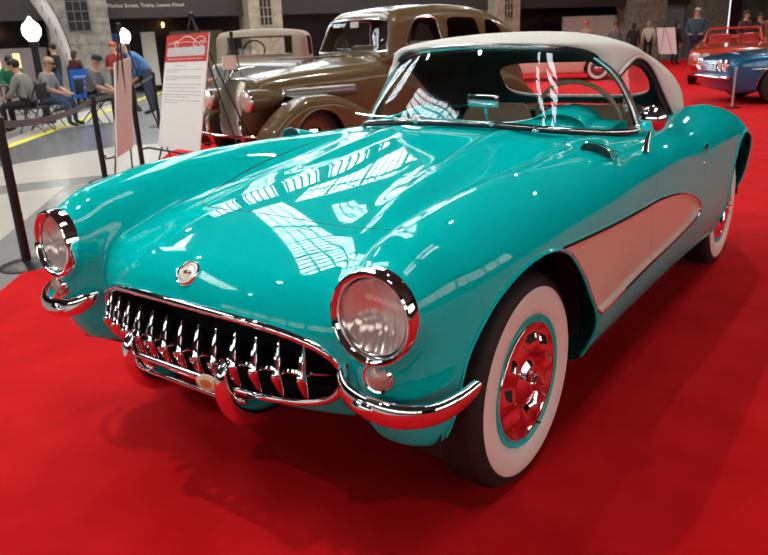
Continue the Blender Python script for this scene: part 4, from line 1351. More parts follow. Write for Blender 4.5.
def sx_s(y, z, lo=.1, hi=1.2): return sxs([(y, z)], F_sedan, lo, hi)[0][0]
for s in (1, -1):
    for P in (W1, W2, W3):
        MB().tube(mir(sxs(P, F_sedan, .1, 1.0), s), .012, 6, closed=True).build('window_trim', chrome_b if P is W1 else olive, sedan)
    for yc in (-.02, 3.18):
        well(sedan, .86, yc, .33, .42, s, .50)
        car_wheel(sedan, s * .735, yc, .355, .355, .16, s, olive, None, chrome)
        rr_ = .365 if yc < 1 else .39
        arc = [(yc + rr_ * math.cos(a), .30 + rr_ * math.sin(a)) for a in np.linspace(R(8), R(172), 25)]
        MB().tube(mir(sxs(arc, F_sedan, .6, 1.1), s), .012, 6).build('wheel_arch_lip', olive, sedan)
    # bonnet louvre panel
    rows = [[(s * (sx_s(y, z) + .004), y, z) for z in (.745, .80, .865)] for y in np.linspace(-.12, .80, 36)]
    lp = MB().grid(rows).build('louvre_panel', vent_m, sedan, solid=.01)
    mb = MB()
    for k in range(34):
        mb.tube(rows[k], .006, 4)
    mb.build('louvre', vent_m, lp)
    MB().ball((s * (sx_s(-.14, .80) + .005), -.14, .805), (.018, .028, .062), 12, 10).build('louvre_end', chrome, lp)
    HM = frame_at((s * .39, -.60, .77), (s * .02, -1, .02))
    hb = MB().lathe([(.110, -.05), (.119, .0), (.112, .012), (.104, .008)], 32, HM).build('headlamp', chrome, sedan)
    MB().lathe([(.105, .006), (.085, .034), (.05, .052), (0, .060)], 32, HM).build('lamp_lens', lm, hb)
    zf_ = szs([(.70, -.33)], F_sedan)[0][2]
    MB().ball((s * .70, -.33, zf_), (.035, .035, .018), 14, 8).build('fender_lamp', mat('frosted_lens', (.7, .7, .68), .2), sedan)
    MB().tube([(s * (sx_s(y, 1.17) + .004), y, 1.17) for y in np.linspace(.2, 3.9, 30)], .008, 6).build('belt_trim', olive, sedan)
# windscreen surround
zz = [(x, z) for x, z in WS]
pts = sys_([(x, z) for x, z in WS], F_sedan, 2.0, .8)
MB().tube(pts, .012, 6, closed=True).build('windscreen_trim', chrome_b, sedan)
# waterfall grille: horizontal bars over a dark core
mb = MB(); core = MB()
gz = [(.34, .15), (.5, .18), (.7, .21), (.85, .23), (.93, .22), (.97, .16)]
for k in range(40):
    z = .34 + .63 * k / 39
    w = float(np.interp(z, [g[0] for g in gz], [g[1] for g in gz]))
    pts = []
    for i in range(11):
        x = w * (i - 5) / 5
        yy = sys_([(x, z)], F_sedan, .3, -1.0)[0][1]
        pts.append((x, yy - .012, z))
    mb.tube(pts, .0062, 5)
gr = mb.build('grille_bars', mat('grille_metal', (.50, .47, .38), .28, .9), sedan)
frm = []
for z in np.linspace(.33, .95, 18):
    w = float(np.interp(z, [g[0] for g in gz], [g[1] for g in gz])) + .008
    frm.append((w, sys_([(w, z)], F_sedan, .3, -1.0)[0][1] - .008, z))
top_ = [(.225 * math.cos(a), 0, .94 + .04 * math.sin(a)) for a in np.linspace(0, PI, 11)]
full_f = frm + [(x, sys_([(x, min(z, .975))], F_sedan, .3, -1.0)[0][1] - .01, z) for x, _, z in top_[1:-1]] + [(-a, b, c_) for a, b, c_ in frm[::-1]]
MB().tube(full_f, .011, 6).build('grille_frame', chrome, gr)
for s in (1, -1):
    MB().tube([(s * .32, -.62, .30), (s * .335, -.66, .42), (s * .32, -.68, .56), (s * .30, -.66, .62)], [.02, .03, .026, .008], 10).build('bumper_guard', chrome, sedan)
MB().tube([(x, -.78 + .35 * x * x, .42) for x in np.linspace(-.85, .85, 19)], .035, 10, flat=.5, up=(0, 0, 1)).build('bumper', chrome, sedan)
MB().tube([(0, -.52, 1.02), (0, -.48, 1.07), (0, -.30, 1.10), (0, -.05, 1.105)], [.006, .018, .012, .004], 8).build('bonnet_mascot', chrome, sedan)
# interior
MB().rbox(-.58, .58, 1.75, 1.95, .5, 1.28, .05).build('front_seat', mat('tan_cloth', (.25, .18, .11), .8), sedan)
MB().rbox(-.60, .60, 2.9, 3.2, .5, 1.30, .05).build('rear_seat', mat('tan_cloth', (.25, .18, .11), .8), sedan)
MB().rbox(-.56, .56, 1.30, 1.45, .9, 1.19, .03).build('dashboard', black_m, sedan)
MB().tube([Vector((.32 + .2 * math.cos(a), 1.58 + .07 * math.sin(a), 1.17 + .17 * math.sin(a))) for a in np.linspace(0, 2 * PI, 25)[:-1]], .012, 6, closed=True).build('steering_wheel', black_m, sedan)
MB().box(-.05, .10, 1.315, 1.32, 1.49, 1.56).build('windscreen_sticker', white_b, sedan, smooth=False)

# grey coupe with fabric roof, seen over the sedan bonnet
grey_c = mat('taupe_cloth', (.33, .27, .21), .75)
grey_p = mat('grey_lacquer', (.16, .16, .15), .25, coat=.8)
coupe = thing('vintage_coupe', 'boxy taupe fabric-roofed vintage coupe with a wide rear window, seen over the sedan bonnet', 'car', (-7.6, 7.35, 0), R(37))
def F_coupe(x, y, z):
    ax = np.abs(x)
    K = rmax(.13, z - 1.60 + .05 * ax ** 2 * 2, ax - .77 + .05 * (z - 1), .95 - z, -.35 + .10 * (z - .95) - y, y - 1.25)
    B = rmax(.12, z - 1.08 + .05 * (y > 1.2), ax - .74, .40 - z, -1.1 + .4 * np.maximum(z - .75, 0) - y, y - 3.1)
    Fd = rmax(.10, z - .80 + 1.1 * (y + .35) ** 2, np.abs(ax - .74) - .13, .3 - z, -.95 - y, y - .3)
    return smin(smin(B, K, .05), Fd, .08)
RWC = [(-.53, 1.19), (.53, 1.19), (.53, 1.47), (-.53, 1.47)]
s_c, sh, pr = mesh_car(coupe, F_coupe, (-1, -1.25, .25), (1, 3.3, 1.75), .04, None, [
    ('rear_window', lambda x, y, z: only2(y < .0, sdpoly(x, z, RWC)), glass),
    ('windscreen', lambda x, y, z: only2((y > 1.0) & (y < 1.4), sdpoly(x, z, [(-.6, 1.18), (.6, 1.18), (.6, 1.47), (-.6, 1.47)])), glass),
    ('side_window', lambda x, y, z: only2(np.abs(x) > .6, sdpoly(y, z, [(.2, 1.15), (.95, 1.15), (.95, 1.47), (.2, 1.47)])), glass),
    ('fabric_roof', lambda x, y, z: 1.06 - z, grey_c)], grey_p)
MB().tube([(a, sys_([(a, b)], F_coupe, .3, -1)[0][1] - .004, b) for a, b in [(-.54, 1.18), (0, 1.18), (.54, 1.18), (.54, 1.48), (0, 1.48), (-.54, 1.48)]], .014, 6, closed=True).build('window_trim', grey_c, coupe)
for s in (1, -1):
    for yc in (-.35, 2.4): car_wheel(coupe, s * .74, yc, .35, .35, .15, s, grey_p, whitewall_m, chrome)
MB().tube([Vector((-.28 + .19 * math.cos(a), .85, 1.26 + .16 * math.sin(a))) for a in np.linspace(0, 2 * PI, 25)[:-1]], .014, 6, closed=True).build('steering_wheel', black_m, coupe)

# pony cars and the pink sedan share one way of building
def modern_car(name, lab, loc, rz, paint, roof, dark_low=None, trim=True, rw=None, nose=.9, tail=3.75, wb=2.75, seat_m=None, lamp_kind='pair', wall=None, h=.04, hi_z=1.30, belt=.93):
    t = thing(name, lab, 'car', loc, rz)
    ztp = Tab([(-nose, belt - .20), (-nose + .25, belt - .10), (0, belt - .04), (.8, belt + .01), (1.3, belt + .03), (2.6, belt + .04), (wb + .3, belt + .04), (tail, belt - .08)], .08)
    wtp = Tab([(-nose, .80), (-nose + .3, .87), (0, .90), (1.4, .90), (wb, .91), (tail, .84)], .1)
    kick = Tab([(.6, 0), (1.4, .0), (2.0, .02), (wb - .1, .05), (tail, 0)], .1)
    def F(x, y, z):
        ax = np.abs(x)
        B = rmax(.09, z - ztp(y) - kick(y) * (ax > .5) + .06 * ax ** 2, ax - wtp(y) + .22 * np.maximum(z - .62, 0) ** 1.3 + .12 * np.maximum(.45 - z, 0), .20 - z, -nose + .10 * ax ** 2 + .5 * np.maximum(.45 - z, 0) - y, y - tail + .1 * ax ** 2)
        if not roof: return B
        K = rmax(.14, z - hi_z + .07 * ax ** 2 + .04 * (y - 2.1) ** 2, ax - .76 + .45 * np.maximum(z - .95, 0), .8 - z, .95 + 1.25 * (z - belt) - y, y - 3.35 + 1.3 * (z - belt))
        return smin(B, K, .05)
    k0 = hi_z - .10
    cuts = [('wheel_opening', lambda x, y, z: only2(np.abs(x) > .6, sdpoly(y, z, circ(0, .30, .39))), None),
            ('wheel_opening', lambda x, y, z: only2(np.abs(x) > .6, sdpoly(y, z, circ(wb, .30, .38))), None)]
    if roof:
        cuts += [('windscreen', lambda x, y, z: only2(y < 1.7, sdpoly(x, z, [(-.62, belt + .06), (.62, belt + .06), (.50, k0), (-.50, k0)])), glass),
                 ('rear_window', lambda x, y, z: only2(y > 2.7, sdpoly(x, z, [(-.6, belt + .1), (.6, belt + .1), (.48, k0), (-.48, k0)])), glass),
                 ('side_window', lambda x, y, z: only2((np.abs(x) > .45) & (y > 1.2), sdpoly(y, z, [(1.32, belt + .06), (2.75, belt + .07), (2.5, k0), (1.62, k0)])), glass)]
    else:
        cuts += [('cabin_opening', lambda x, y, z: only2(z > .8, sdpoly(x, y, [(-.66, 1.25), (.66, 1.25), (.68, 2.9), (-.68, 2.9)])), None)]
    s_, o_, pr = mesh_car(t, F, (-1.05, -nose - .1, .15), (1.05, tail + .1, hi_z + .12), h, None, cuts, paint)
    for s in (1, -1):
        for yc in (0, wb):
            well(t, .86, yc, .32, .41, s, .5)
            car_wheel(t, s * .79, yc, .325, .325, .20, s, mat('wheel_grey', (.16, .15, .15), .35, .6), wall, chrome, 5 if wall is None else 0)
            arc = [(yc + .39 * math.cos(a), .30 + .39 * math.sin(a)) for a in np.linspace(R(4), R(176), 21)]
            MB().tube(mir(sxs(arc, F, .5, 1.1), s), .010, 5).build('wheel_arch_lip', chrome_b, t)
        yy = [float(q) for q in np.linspace(-nose + .4, tail - .3, 24)]
        if trim:
            MB().tube(mir(off(sxs([(q, .60) for q in yy], F, .4, 1.2), .003, F), s), .008, 5).build('side_trim', chrome_b, t)
        # headlamps
        for q, xx in enumerate((.66, .47) if lamp_kind == 'pair' else (.66,)):
            p = sys_([(xx, .66)], F, .0, -1.5)[0]
            HM = frame_at((s * p[0], p[1] - .005, p[2]), (0, -1, 0))
            hb = MB().lathe([(.098, -.05), (.1, .006), (.088, .016), (.082, .008)], 24, HM).build('headlamp', chrome, t)
            MB().lathe([(.082, .008), (.05, .02), (0, .026)], 24, HM).build('lamp_lens', lm, hb)
    gp = [sys_([(x, z)], F, .0, -1.5)[0] for x, z in ((-.34, .55), (.34, .55), (.34, .74), (-.34, .74))]
    MB().add([(a, b - .006, c_) for a, b, c_ in gp], [(0, 1, 2, 3)]).build('grille', black_m, t, smooth=False)
    mb = MB()
    for z in (.575, .61, .645, .68, .715): mb.tube([(x, sys_([(x, z)], F, .0, -1.5)[0][1] - .01, z) for x in np.linspace(-.34, .34, 5)], .006, 5)
    mb.build('grille_bars', chrome_b, t)
    MB().tube([(x, -nose - .05 + .14 * x * x * x * x, .47) for x in np.linspace(-.86, .86, 17)], .045, 10, flat=.6, up=(0, 0, 1)).build('bumper', chrome, t)
    MB().tube([(x, tail + .05 - .14 * x ** 4, .50) for x in np.linspace(-.84, .84, 17)], .045, 10, flat=.6, up=(0, 0, 1)).build('bumper', chrome, t)
    sm_ = seat_m or black_m
    if roof:
        MB().rbox(-.6, .6, 1.9, 2.1, .4, 1.05, .06).build('seat_back', sm_, t)
    else:
        tb = MB().grid([[(-.66, 1.25, .95), (.66, 1.25, .95), (.68, 2.9, .96), (-.68, 2.9, .96)], [(-.64, 1.27, .35), (.64, 1.27, .35), (.66, 2.88, .35), (-.66, 2.88, .35)]], close_v=True)
        tb.add([(-.64, 1.27, .35), (.64, 1.27, .35), (.66, 2.88, .35), (-.66, 2.88, .35)], [(0, 1, 2, 3)])
        tb.build('cabin_tub', sm_, t, smooth=False)
        for s in (1, -1):
            MB().rbox(s * .33 - .25, s * .33 + .25, 1.85, 2.02, .5, 1.12, .06).build('seat_back', sm_, t)
        fr = [(-.66, 1.22, .95), (-.60, 1.42, 1.20), (-.54, 1.48, 1.25), (.54, 1.48, 1.25), (.60, 1.42, 1.20), (.66, 1.22, .95)]
        wf = MB().tube(fr, .028, 8).build('windscreen_frame', paint, t)
        MB().add([(-.64, 1.23, .97), (.64, 1.23, .97), (.55, 1.47, 1.23), (-.55, 1.47, 1.23)], [(0, 1, 2, 3)]).build('windscreen', glass, wf, smooth=False)
        MB().tube([Vector((.34 + .19 * math.cos(a), 1.62 + .08 * math.sin(a), 1.0 + .16 * math.sin(a))) for a in np.linspace(0, 2 * PI, 25)[:-1]], .014, 6, closed=True).build('steering_wheel', black_m, t)
        # folded top / raised red roof edge
        MB().rbox(-.64, .64, 2.75, 3.15, .93, 1.08, .06).build('folded_top', paint, t)
    return t, F
blue_p = mat('blue_metallic', (.012, .14, .30), .25, .35, coat=1.0)
red_p = mat('orange_red_lacquer', (.60, .05, .02), .25, coat=1.0)
pink_p = mat('salmon_pink_lacquer', (.70, .46, .38), .5, coat=.15)
modern_car('blue_coupe', 'metallic blue muscle coupe with chrome bumper and round lamps, cut off by the right edge', (-.78, 13.0, .008), R(-58), blue_p, True)
modern_car('red_convertible', 'orange-red open convertible with red seats, parked behind the blue coupe', (-2.15, 17.30, .008), R(10), red_p, False, seat_m=mat('red_vinyl', (.55, .02, .02), .4))
modern_car('pink_convertible', 'salmon-pink open car with whitewall tyres seen through the rear window of the turquoise car', (-8.84, 18.3, .008), R(-70), pink_p, False, wb=2.95, tail=3.75, wall=whitewall_m, belt=1.0, seat_m=mat('pink_vinyl', (.4, .2, .17), .5))

# ---------------------------------------------------------------- people
skin_m = mat('skin', (.50, .26, .17), .5)
def rotz(v, a): return Vector((v[0] * math.cos(a) - v[1] * math.sin(a), v[0] * math.sin(a) + v[1] * math.cos(a), v[2]))
POSES = {}
def stand(lean=0, arm='down', look=0):
    J = {}
    J['pelvis'] = (0, 0, .93); J['waist'] = (0, -.01, 1.08); J['chest'] = (0, 0, 1.27); J['neck0'] = (0, .01, 1.43); J['neck'] = (0, 0, 1.485); J['head'] = (0, -.02, 1.575); J['crown'] = (0, -.01, 1.655)
    for s, n in ((1, 'l'), (-1, 'r')):
        J['hip' + n] = (s * .10, 0, .90); J['knee' + n] = (s * .11, -.02, .50); J['ankle' + n] = (s * .12, .02, .09); J['toe' + n] = (s * .14, -.16, .035)
        J['sh' + n] = (s * .185, .01, 1.38)
        if arm == 'down': J['el' + n] = (s * .25, .03, 1.10); J['wr' + n] = (s * .25, -.06, .86); J['ha' + n] = (s * .245, -.08, .79)
        elif arm == 'front': J['el' + n] = (s * .26, .02, 1.10); J['wr' + n] = (s * .12, -.22, 1.06); J['ha' + n] = (s * .06, -.27, 1.08)
        elif arm == 'work': J['el' + n] = (s * .26, -.06, 1.10); J['wr' + n] = (s * .16, -.30, 1.02); J['ha' + n] = (s * .13, -.38, 1.02)
    if lean:
        for k in list(J):
            if k not in ('pelvis',) and not k.startswith(('hip', 'knee', 'ankle', 'toe')):
                x, y, z = J[k]; a = lean; dz = z - .93
                J[k] = (x, y * math.cos(a) - dz * math.sin(a), .93 + dz * math.cos(a) + y * math.sin(a))
    return J
def sit(arm='lap', lean=.25):
    J = {}
    J['pelvis'] = (0, 0, .52); J['waist'] = (0, -.02, .66); J['chest'] = (0, -.06, .85); J['neck0'] = (0, -.09, 1.0); J['neck'] = (0, -.12, 1.055); J['head'] = (0, -.16, 1.14); J['crown'] = (0, -.155, 1.22)
    for s, n in ((1, 'l'), (-1, 'r')):
        J['hip' + n] = (s * .10, -.02, .50); J['knee' + n] = (s * .15, -.43, .50); J['ankle' + n] = (s * .15, -.42, .09); J['toe' + n] = (s * .16, -.58, .035)
        J['sh' + n] = (s * .185, -.08, .96); J['el' + n] = (s * .24, -.16, .72); J['wr' + n] = (s * .12, -.36, .63); J['ha' + n] = (s * .08, -.43, .62)
    return J
RAD = {'pelvis': (.15, .12), 'waist': (.15, .115), 'chest': (.165, .125), 'neck0': (.10, .08), 'neck': (.055, .055), 'head': (.082, .098), 'crown': (.06, .07), 'hip': (.095, .095), 'knee': (.062, .062), 'ankle': (.045, .045), 'toe': (.04, .03), 'sh': (.07, .07), 'el': (.048, .048), 'wr': (.032, .032), 'ha': (.034, .022)}
EDG = [('pelvis', 'waist'), ('waist', 'chest'), ('chest', 'neck0'), ('neck0', 'neck'), ('neck', 'head'), ('head', 'crown')]
for n in 'lr': EDG += [('pelvis', 'hip' + n), ('hip' + n, 'knee' + n), ('knee' + n, 'ankle' + n), ('ankle' + n, 'toe' + n), ('chest', 'sh' + n), ('sh' + n, 'el' + n), ('el' + n, 'wr' + n), ('wr' + n, 'ha' + n)]
def person(lab, loc, rz, J, shirt, pants, hair, scale=1.0, fat=1.0, sleeves='long', hat=None, group=None, hair_long=False, base=0.0):
    J = dict(J)
    E_ = list(EDG)
    rad = {k: RAD.get(k, RAD.get(k[:-1])) for k in J}
    for n in 'lr':
        s = 1 if n == 'l' else -1
        w = Vector(J['wr' + n]); h = Vector(J['ha' + n]); d = (h - w).normalized()
        side = d.cross(Vector((0, 0, 1)));
        if side.length < .1: side = Vector((0, 1, 0))
        side.normalize()
        for q in range(4):
            b = h + d * .03 + side * (q - 1.5) * .019
            L = (.055, .068, .064, .048)[q]
            J['f%d' % q + n] = tuple(b + d * L * .5); J['g%d' % q + n] = tuple(b + d * L * .95 + Vector((0, 0, -.012)))
            E_ += [('ha' + n, 'f%d' % q + n), ('f%d' % q + n, 'g%d' % q + n)]
            rad['f%d' % q + n] = (.0095, .0095); rad['g%d' % q + n] = (.0075, .0075)
        J['t' + n] = tuple(h - side * .042 * 1 + d * .015); E_.append(('ha' + n, 't' + n)); rad['t' + n] = (.010, .010)
    names = list(J)
    me = bpy.data.meshes.new('tmp')
    me.from_pydata([J[k] for k in names], [(names.index(a), names.index(b)) for a, b in E_], [])
    o = bpy.data.objects.new('tmp', me); C.objects.link(o)
    o.modifiers.new('s', 'SKIN'); 
    if not me.skin_vertices:
        bpy.context.view_layer.objects.active = o
    sv = me.skin_vertices[0].data
    for i, k in enumerate(names):
        f = fat if k in ('pelvis', 'waist', 'chest') else (1 + (fat - 1) * .4 if k[:-1] in ('hip', 'sh', 'el', 'knee') else 1)
        sv[i].radius = (rad[k][0] * f, rad[k][1] * f)
        sv[i].use_root = (k == 'pelvis')
    m2 = o.modifiers.new('u', 'SUBSURF'); m2.levels = 1; m2.render_levels = 1
    bpy.context.view_layer.update()
    em_ = bpy.data.meshes.new_from_object(o.evaluated_get(bpy.context.evaluated_depsgraph_get()))
    bpy.data.objects.remove(o)
    # clothes by the nearest bone
    em_.materials.clear()
    for m in (skin_m, shirt, pants, mat('dark_shoe', (.02, .018, .016), .5)): em_.materials.append(m)
    bones = []
    for a, b in E_:
        k = 1
        if a in ('neck', 'head') or (a, b) == ('neck0', 'neck'): k = 0
        elif a[:-1] in ('hip', 'knee') or b[:-1] in ('hip',): k = 2
        elif a[:-1] == 'ankle': k = 3
        elif a[:-1] in ('wr', 'ha') or a[0] in 'fg' and a[1:2].isdigit(): k = 0
        elif a[:-1] == 'el' and sleeves == 'short': k = 0
        bones.append((Vector(J[a]), Vector(J[b]), k))
    for p in em_.polygons:
        c = p.center; best = 9; kk = 1
        for a, b, k in bones:
            t = max(0, min(1, (c - a).dot(b - a) / max(1e-9, (b - a).length_squared)))
            d = (c - a.lerp(b, t)).length
            if d < best: best = d; kk = k
        p.material_index = kk; p.use_smooth = True
    em_.name = 'person'
    o = bpy.data.objects.new('person', em_); C.objects.link(o)
    o.location = (*loc, base); o.rotation_euler = (0, 0, rz); o.scale = (scale,) * 3
    tag(o, lab, 'person', group)
    hd = Vector(J['head']); up = (Vector(J['crown']) - Vector(J['neck'])).normalized()
    mt = Matrix.Translation(hd + up * .03)
    fwd = Vector((0, -1, 0)); fwd = (fwd - up * fwd.dot(up)).normalized(); sd = up.cross(fwd)
    fm = Matrix(((sd.x, -fwd.x, up.x, 0), (sd.y, -fwd.y, up.y, 0), (sd.z, -fwd.z, up.z, 0), (0, 0, 0, 1)))
    if hair is not None:
        hb = MB().ball((0, .018, .030), (.092, .104, .092), 18, 12, mt @ fm)
        inv = (mt @ fm).inverted()
        keep = []
        for f in hb.f:
            c = sum((inv @ Vector(hb.v[i]) for i in f), Vector()) / len(f)
            if c.z > .035 - (.10 if c.y > .02 else 0) - (.03 if c.y > -.03 else 0) : keep.append(f)
        hb.f = keep
        if hair_long: hb.ball((0, .06, -.06), (.085, .05, .12), 14, 10, mt @ fm)
        hb.build('hair', hair, o, solid=.006)
    if hat is not None:
        MB().lathe([(.098, .03), (.100, .06), (.085, .105), (.05, .125), (0, .13)], 20, mt @ fm).prism([(.07 * math.cos(a), -.09 + .08 * math.sin(a)) for a in np.linspace(0, 2 * PI, 15)[:-1]], .035, .045, 2, mt @ fm).build('cap', hat, o)
    fc = MB()
    for s in (-1, 1): fc.ball((s * .032, -.082, .0), (.010, .006, .006), 8, 6, mt @ fm)
    fc.build('eyes', black_m, o)
    MB().ball((0, -.10, -.022), (.013, .018, .022), 8, 6, mt @ fm).build('nose', skin_m, o)
    MB().ball((0, -.086, -.055), (.024, .006, .006), 8, 6, mt @ fm).build('mouth', mat('lip', (.35, .12, .10), .5), o)
    e_ = MB()
    for s in (-1, 1): e_.ball((s * .088, .01, -.01), (.010, .018, .030), 8, 6, mt @ fm)
    e_.build('ears', skin_m, o)
    return o
cl = lambda n, c: mat('cloth_' + n, c, .85)
hr = lambda n, c: mat('hair_' + n, c, .6)
navy, blackc, greyc, jean, green, cream = cl('navy', (.035, .055, .085)), cl('black', (.012, .011, .012)), cl('grey', (.13, .13, .14)), cl('denim', (.04, .07, .14)), cl('green', (.01, .12, .06)), cl('cream', (.55, .5, .42))
brownh, blond, darkh, greyh, redh = hr('brown', (.06, .03, .015)), hr('blond', (.34, .24, .12)), hr('black', (.012, .01, .01)), hr('grey', (.35, .30, .26)), hr('red', (.45, .06, .02))
person('heavy-set person in a dark blue sweater standing on the carpet beyond the red convertible', (-4.22, 22.55), R(12), stand(arm='work'), navy, cl('dark_blue', (.02, .025, .05)), greyh, 1.08, 1.6, base=.008)
person('person in a cream jacket seen from behind, far back beside the pink board', (-7.38, 28.33), R(200), stand(), cream, blackc, blond, .93, 1.1, hair_long=True, base=.008)
person('person all in black standing between the pink board and the person in the blue sweater', (-5.92, 26.78), R(150), stand(), blackc, blackc, darkh, .9, 1.1, hair_long=True, base=.008)
person('dark-haired person in black far back, just above the canvas top', (-7.17, 25.84), R(180), stand(), blackc, blackc, darkh, .9, 1.1, hair_long=True, base=.008)
person('red-capped person in tan far back, left of the pair above the canvas top', (-8.60, 24.9), R(10), stand(), cl('tan', (.35, .2, .12)), jean, brownh, .97, 1.0, hat=cl('red', (.6, .05, .03)), base=.008)
person('dark-haired person beside the one in the red cap, far back', (-7.95, 26.1), R(30), stand(), greyc, jean, brownh, .93, 1.0, base=.008)
person('brown-haired person in a patterned dark coat behind the red convertible', (-2.94, 23.0), R(60), stand(), cl('plum', (.06, .03, .035)), blackc, brownh, 1.0, 1.1, hair_long=True, base=.008)
person('blond person at the right edge behind the red convertible', (-2.30, 23.2), R(20), stand(), cl('rust', (.18, .07, .04)), blackc, blond, .98, 1.0, base=.008)
person('person in black with short dark hair between the two at the right edge', (-2.75, 24.2), R(-30), stand(), blackc, blackc, darkh, .96, 1.0, base=.008)
# left side
person('dark-jacketed person standing behind the two seated in grey', (-15.22, 7.96), R(-53), stand(arm='front'), blackc, jean, darkh, .92, 1.15)
person('smaller person in dark clothes beside the standing black jacket', (-15.9, 8.9), R(200), stand(), cl('maroon_dark', (.08, .03, .03)), blackc, brownh, .82, 1.05, hair_long=True)
person('person in blue stooping over by the farthest post', (-11.9, 8.1), R(-53), stand(lean=.75, arm='work'), cl('blue', (.06, .16, .36)), cl('slate', (.05, .06, .10)), greyh, .98, 1.25)
person('orange-haired person behind the back of the pinkish board', (-13.6, 8.5), R(30), stand(arm='front'), cl('dark_red', (.28, .03, .03)), jean, redh, .9, 1.0)
person('dark-haired person in grey glimpsed between the show board and the sedan', (-6.55, 4.98), R(120), stand(arm='front'), cl('mid_grey', (.16, .16, .17)), cl('dark_navy', (.015, .02, .035)), darkh, .84, .95)
chair_m = mat('black_chair', (.012, .012, .013), .5)
def chair(loc, rz, lab):
    t = thing('folding_chair', lab, 'chair', (*loc, 0), rz, 'chairs along the belt')
    MB().rbox(-.21, .21, -.22, .20, .425, .455, .012).build('seat', chair_m, t)
    MB().rbox(-.20, .20, .20, .225, .58, .86, .012).build('backrest', chair_m, t)
    for s in (-1, 1):
        MB().tube([(s * .215, .24, .86), (s * .215, -.20, 0)], .011, 6).build('leg', chair_m, t)
        MB().tube([(s * .20, -.18, .44), (s * .20, .26, 0)], .011, 6).build('leg', chair_m, t)
    return t
seated = [((-11.25, 5.04), R(-53), 'person in a grey hoodie with dark sleeves sitting nearest the left edge', cl('hoodie', (.22, .21, .19)), blackc, darkh, 'long', None),
          ((-11.75, 5.65), R(127), 'blond person in a grey shirt sitting beside the person in the cap', cl('light_grey', (.24, .24, .25)), jean, blond, 'short', None),
          ((-11.35, 6.38), R(127), 'person in a dark cap and grey T-shirt bent over a paper on the knees', greyc, blackc, None, 'short', cl('cap_black', (.02, .02, .025))),
          ((-16.04, 7.3), R(60), 'person in a green top sitting at the table on the far left', green, blackc, darkh, 'long', None)]
for (loc, rz, lab, sh_, pa, ha, sl, hat) in seated:
    person(lab, loc, rz, sit(), sh_, pa, ha, 1.0 if loc[0] > -15 else 1.05, 1.2, sl, hat)
    d = Vector((-math.sin(rz), math.cos(rz)))
    chair((loc[0] + d.x * .03, loc[1] + d.y * .03), rz, 'black folding chair under ' + {0: 'the person in the hoodie', 1: 'the blond person in grey', 2: 'the person in the cap', 3: 'the person in green'}[[s[0] for s in seated].index(loc)])
tb = thing('folding_table', 'low dark table with red papers at the far left behind the hoodie', 'table', (-15.3, 6.3, 0), R(20))
MB().rbox(-.7, .7, -.35, .35, .70, .73, .01).build('tabletop', mat('dark_table', (.05, .03, .03), .5), tb)
for sx in (-.62, .62):
    for sy in (-.28, .28): MB().cyl((sx, sy, 0), (sx, sy, .70), .014, 8).build('leg', chair_m, tb)
for k, (dx, dy, c) in enumerate(((.1, 0, (.6, .03, .03)), (-.3, .1, (.7, .68, .65)))):
    o = MB().box(-.15, .15, -.11, .11, 0, .03).build('folder', mat('folder_%d' % k, c, .5), smooth=False)
    o.location = (-15.3 + dx, 6.3 + dy, .731)
    tag(o, 'red folder lying on the dark table' if k == 0 else 'white folder lying on the dark table', 'folder')
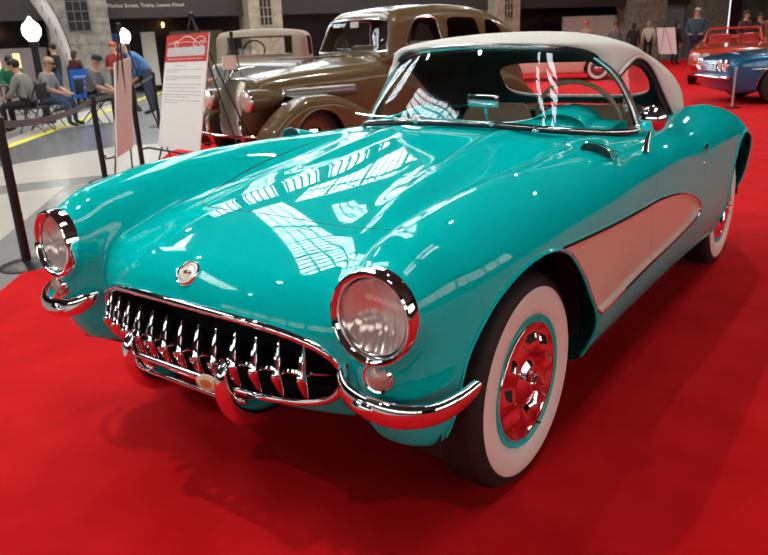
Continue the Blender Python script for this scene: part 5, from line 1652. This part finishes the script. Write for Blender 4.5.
# blue sign, feather banner, lamps
t = thing('blue_sign', 'blue A-frame sign standing at the foot of the left stone pier', 'sign', (-15.49, 8.78, 0), R(50))
MB().box(-.30, .30, -.02, .02, .25, .95).build('panel', mat('sign_blue', (.01, .12, .55), .4), t, smooth=False)
for s in (-.32, 0, .32): MB().cyl((s, 0, 0), (s, 0, 1.0), .018, 8).build('leg', black_m, t)
MB().box(-.22, .22, -.024, -.02, .75, .80).box(-.18, .2, -.024, -.02, .62, .66).box(-.22, .1, -.024, -.02, .48, .53).build('print', mat('print_blue', (.25, .4, .8), .5), t, smooth=False)
bn = thing('feather_banner', 'tall curved white feather banner with faint lettering before the left pier', 'banner', (-16.75, 9.25, 0), R(40))
L_ = catmull([(0, .75), (-.22, 1.6), (-.62, 2.5), (-1.15, 3.35), (-1.5, 3.6)], 6); Rr_ = catmull([(.14, .80), (.06, 1.6), (-.18, 2.4), (-.62, 3.2), (-1.2, 3.75)], 6)
MB().grid([[(a[0], .02 * math.sin(i), a[1]), ((a[0] + b[0]) / 2, .02 * math.sin(i + 1), (a[1] + b[1]) / 2), (b[0], 0, b[1])] for i, (a, b) in enumerate(zip(L_, Rr_))]).build('cloth', mat('banner_white', (.66, .62, .62), .7), bn, solid=.004)
MB().tube([(.15, 0, 0)] + [(b[0] + .01, 0, b[1]) for b in Rr_], .014, 6).build('pole', black_m, bn)
MB().lathe([(0, 0), (.25, 0), (.22, .04), (.03, .06)], 20).build('base', black_m, bn)
mb = MB()
for i in range(4, 20, 2):
    a, b = L_[i], Rr_[i]; c1 = ((a[0] * .6 + b[0] * .4), (a[1] * .6 + b[1] * .4)); 
    mb.box(c1[0] - .012, c1[0] + .012, -.03, -.026, c1[1] - .08, c1[1] + .08)
mb.build('print', mat('print_dull', (.36, .12, .13), .7), bn, smooth=False)
globe_e = mat('lamp_globe', (1, 1, .95), .3, emis=((.93, 1.0, .88), 5.0))
for lab, loc, h, r_ in (('tall street-style lamp with a glowing acorn globe and black post at far left', (-12.69, 6.12), 1.62, .175), ('street-style lamp whose glowing round globe shows behind the easel top', (-13.03, 8.44), 1.52, .135)):
    t = thing('street_lamp', lab, 'lamp', (*loc, 0))
    MB().lathe([(0, 0), (.16, 0), (.14, .08), (.075, .15), (.07, h - .16), (.10, h - .13), (.10, h - .04), (0, h - .04)], 20).build('post', black_m, t)
    MB().lathe([(.09, h - .13), (.095, h - .02), (0, h - .01)], 20).build('collar', mat('collar_grey', (.3, .32, .26), .5), t)
    MB().lathe([(.08, h - .02), (r_ * .95, h + .10), (r_, h + .20), (r_ * .85, h + .28), (r_ * .35, h + .36), (.02, h + .42), (0, h + .44)] if r_ > .15 else [(.07, h - .02), (r_ * .9, h + .06), (r_, h + .14), (r_ * .8, h + .23), (.03, h + .29), (0, h + .31)], 24).build('globe', globe_e, t)
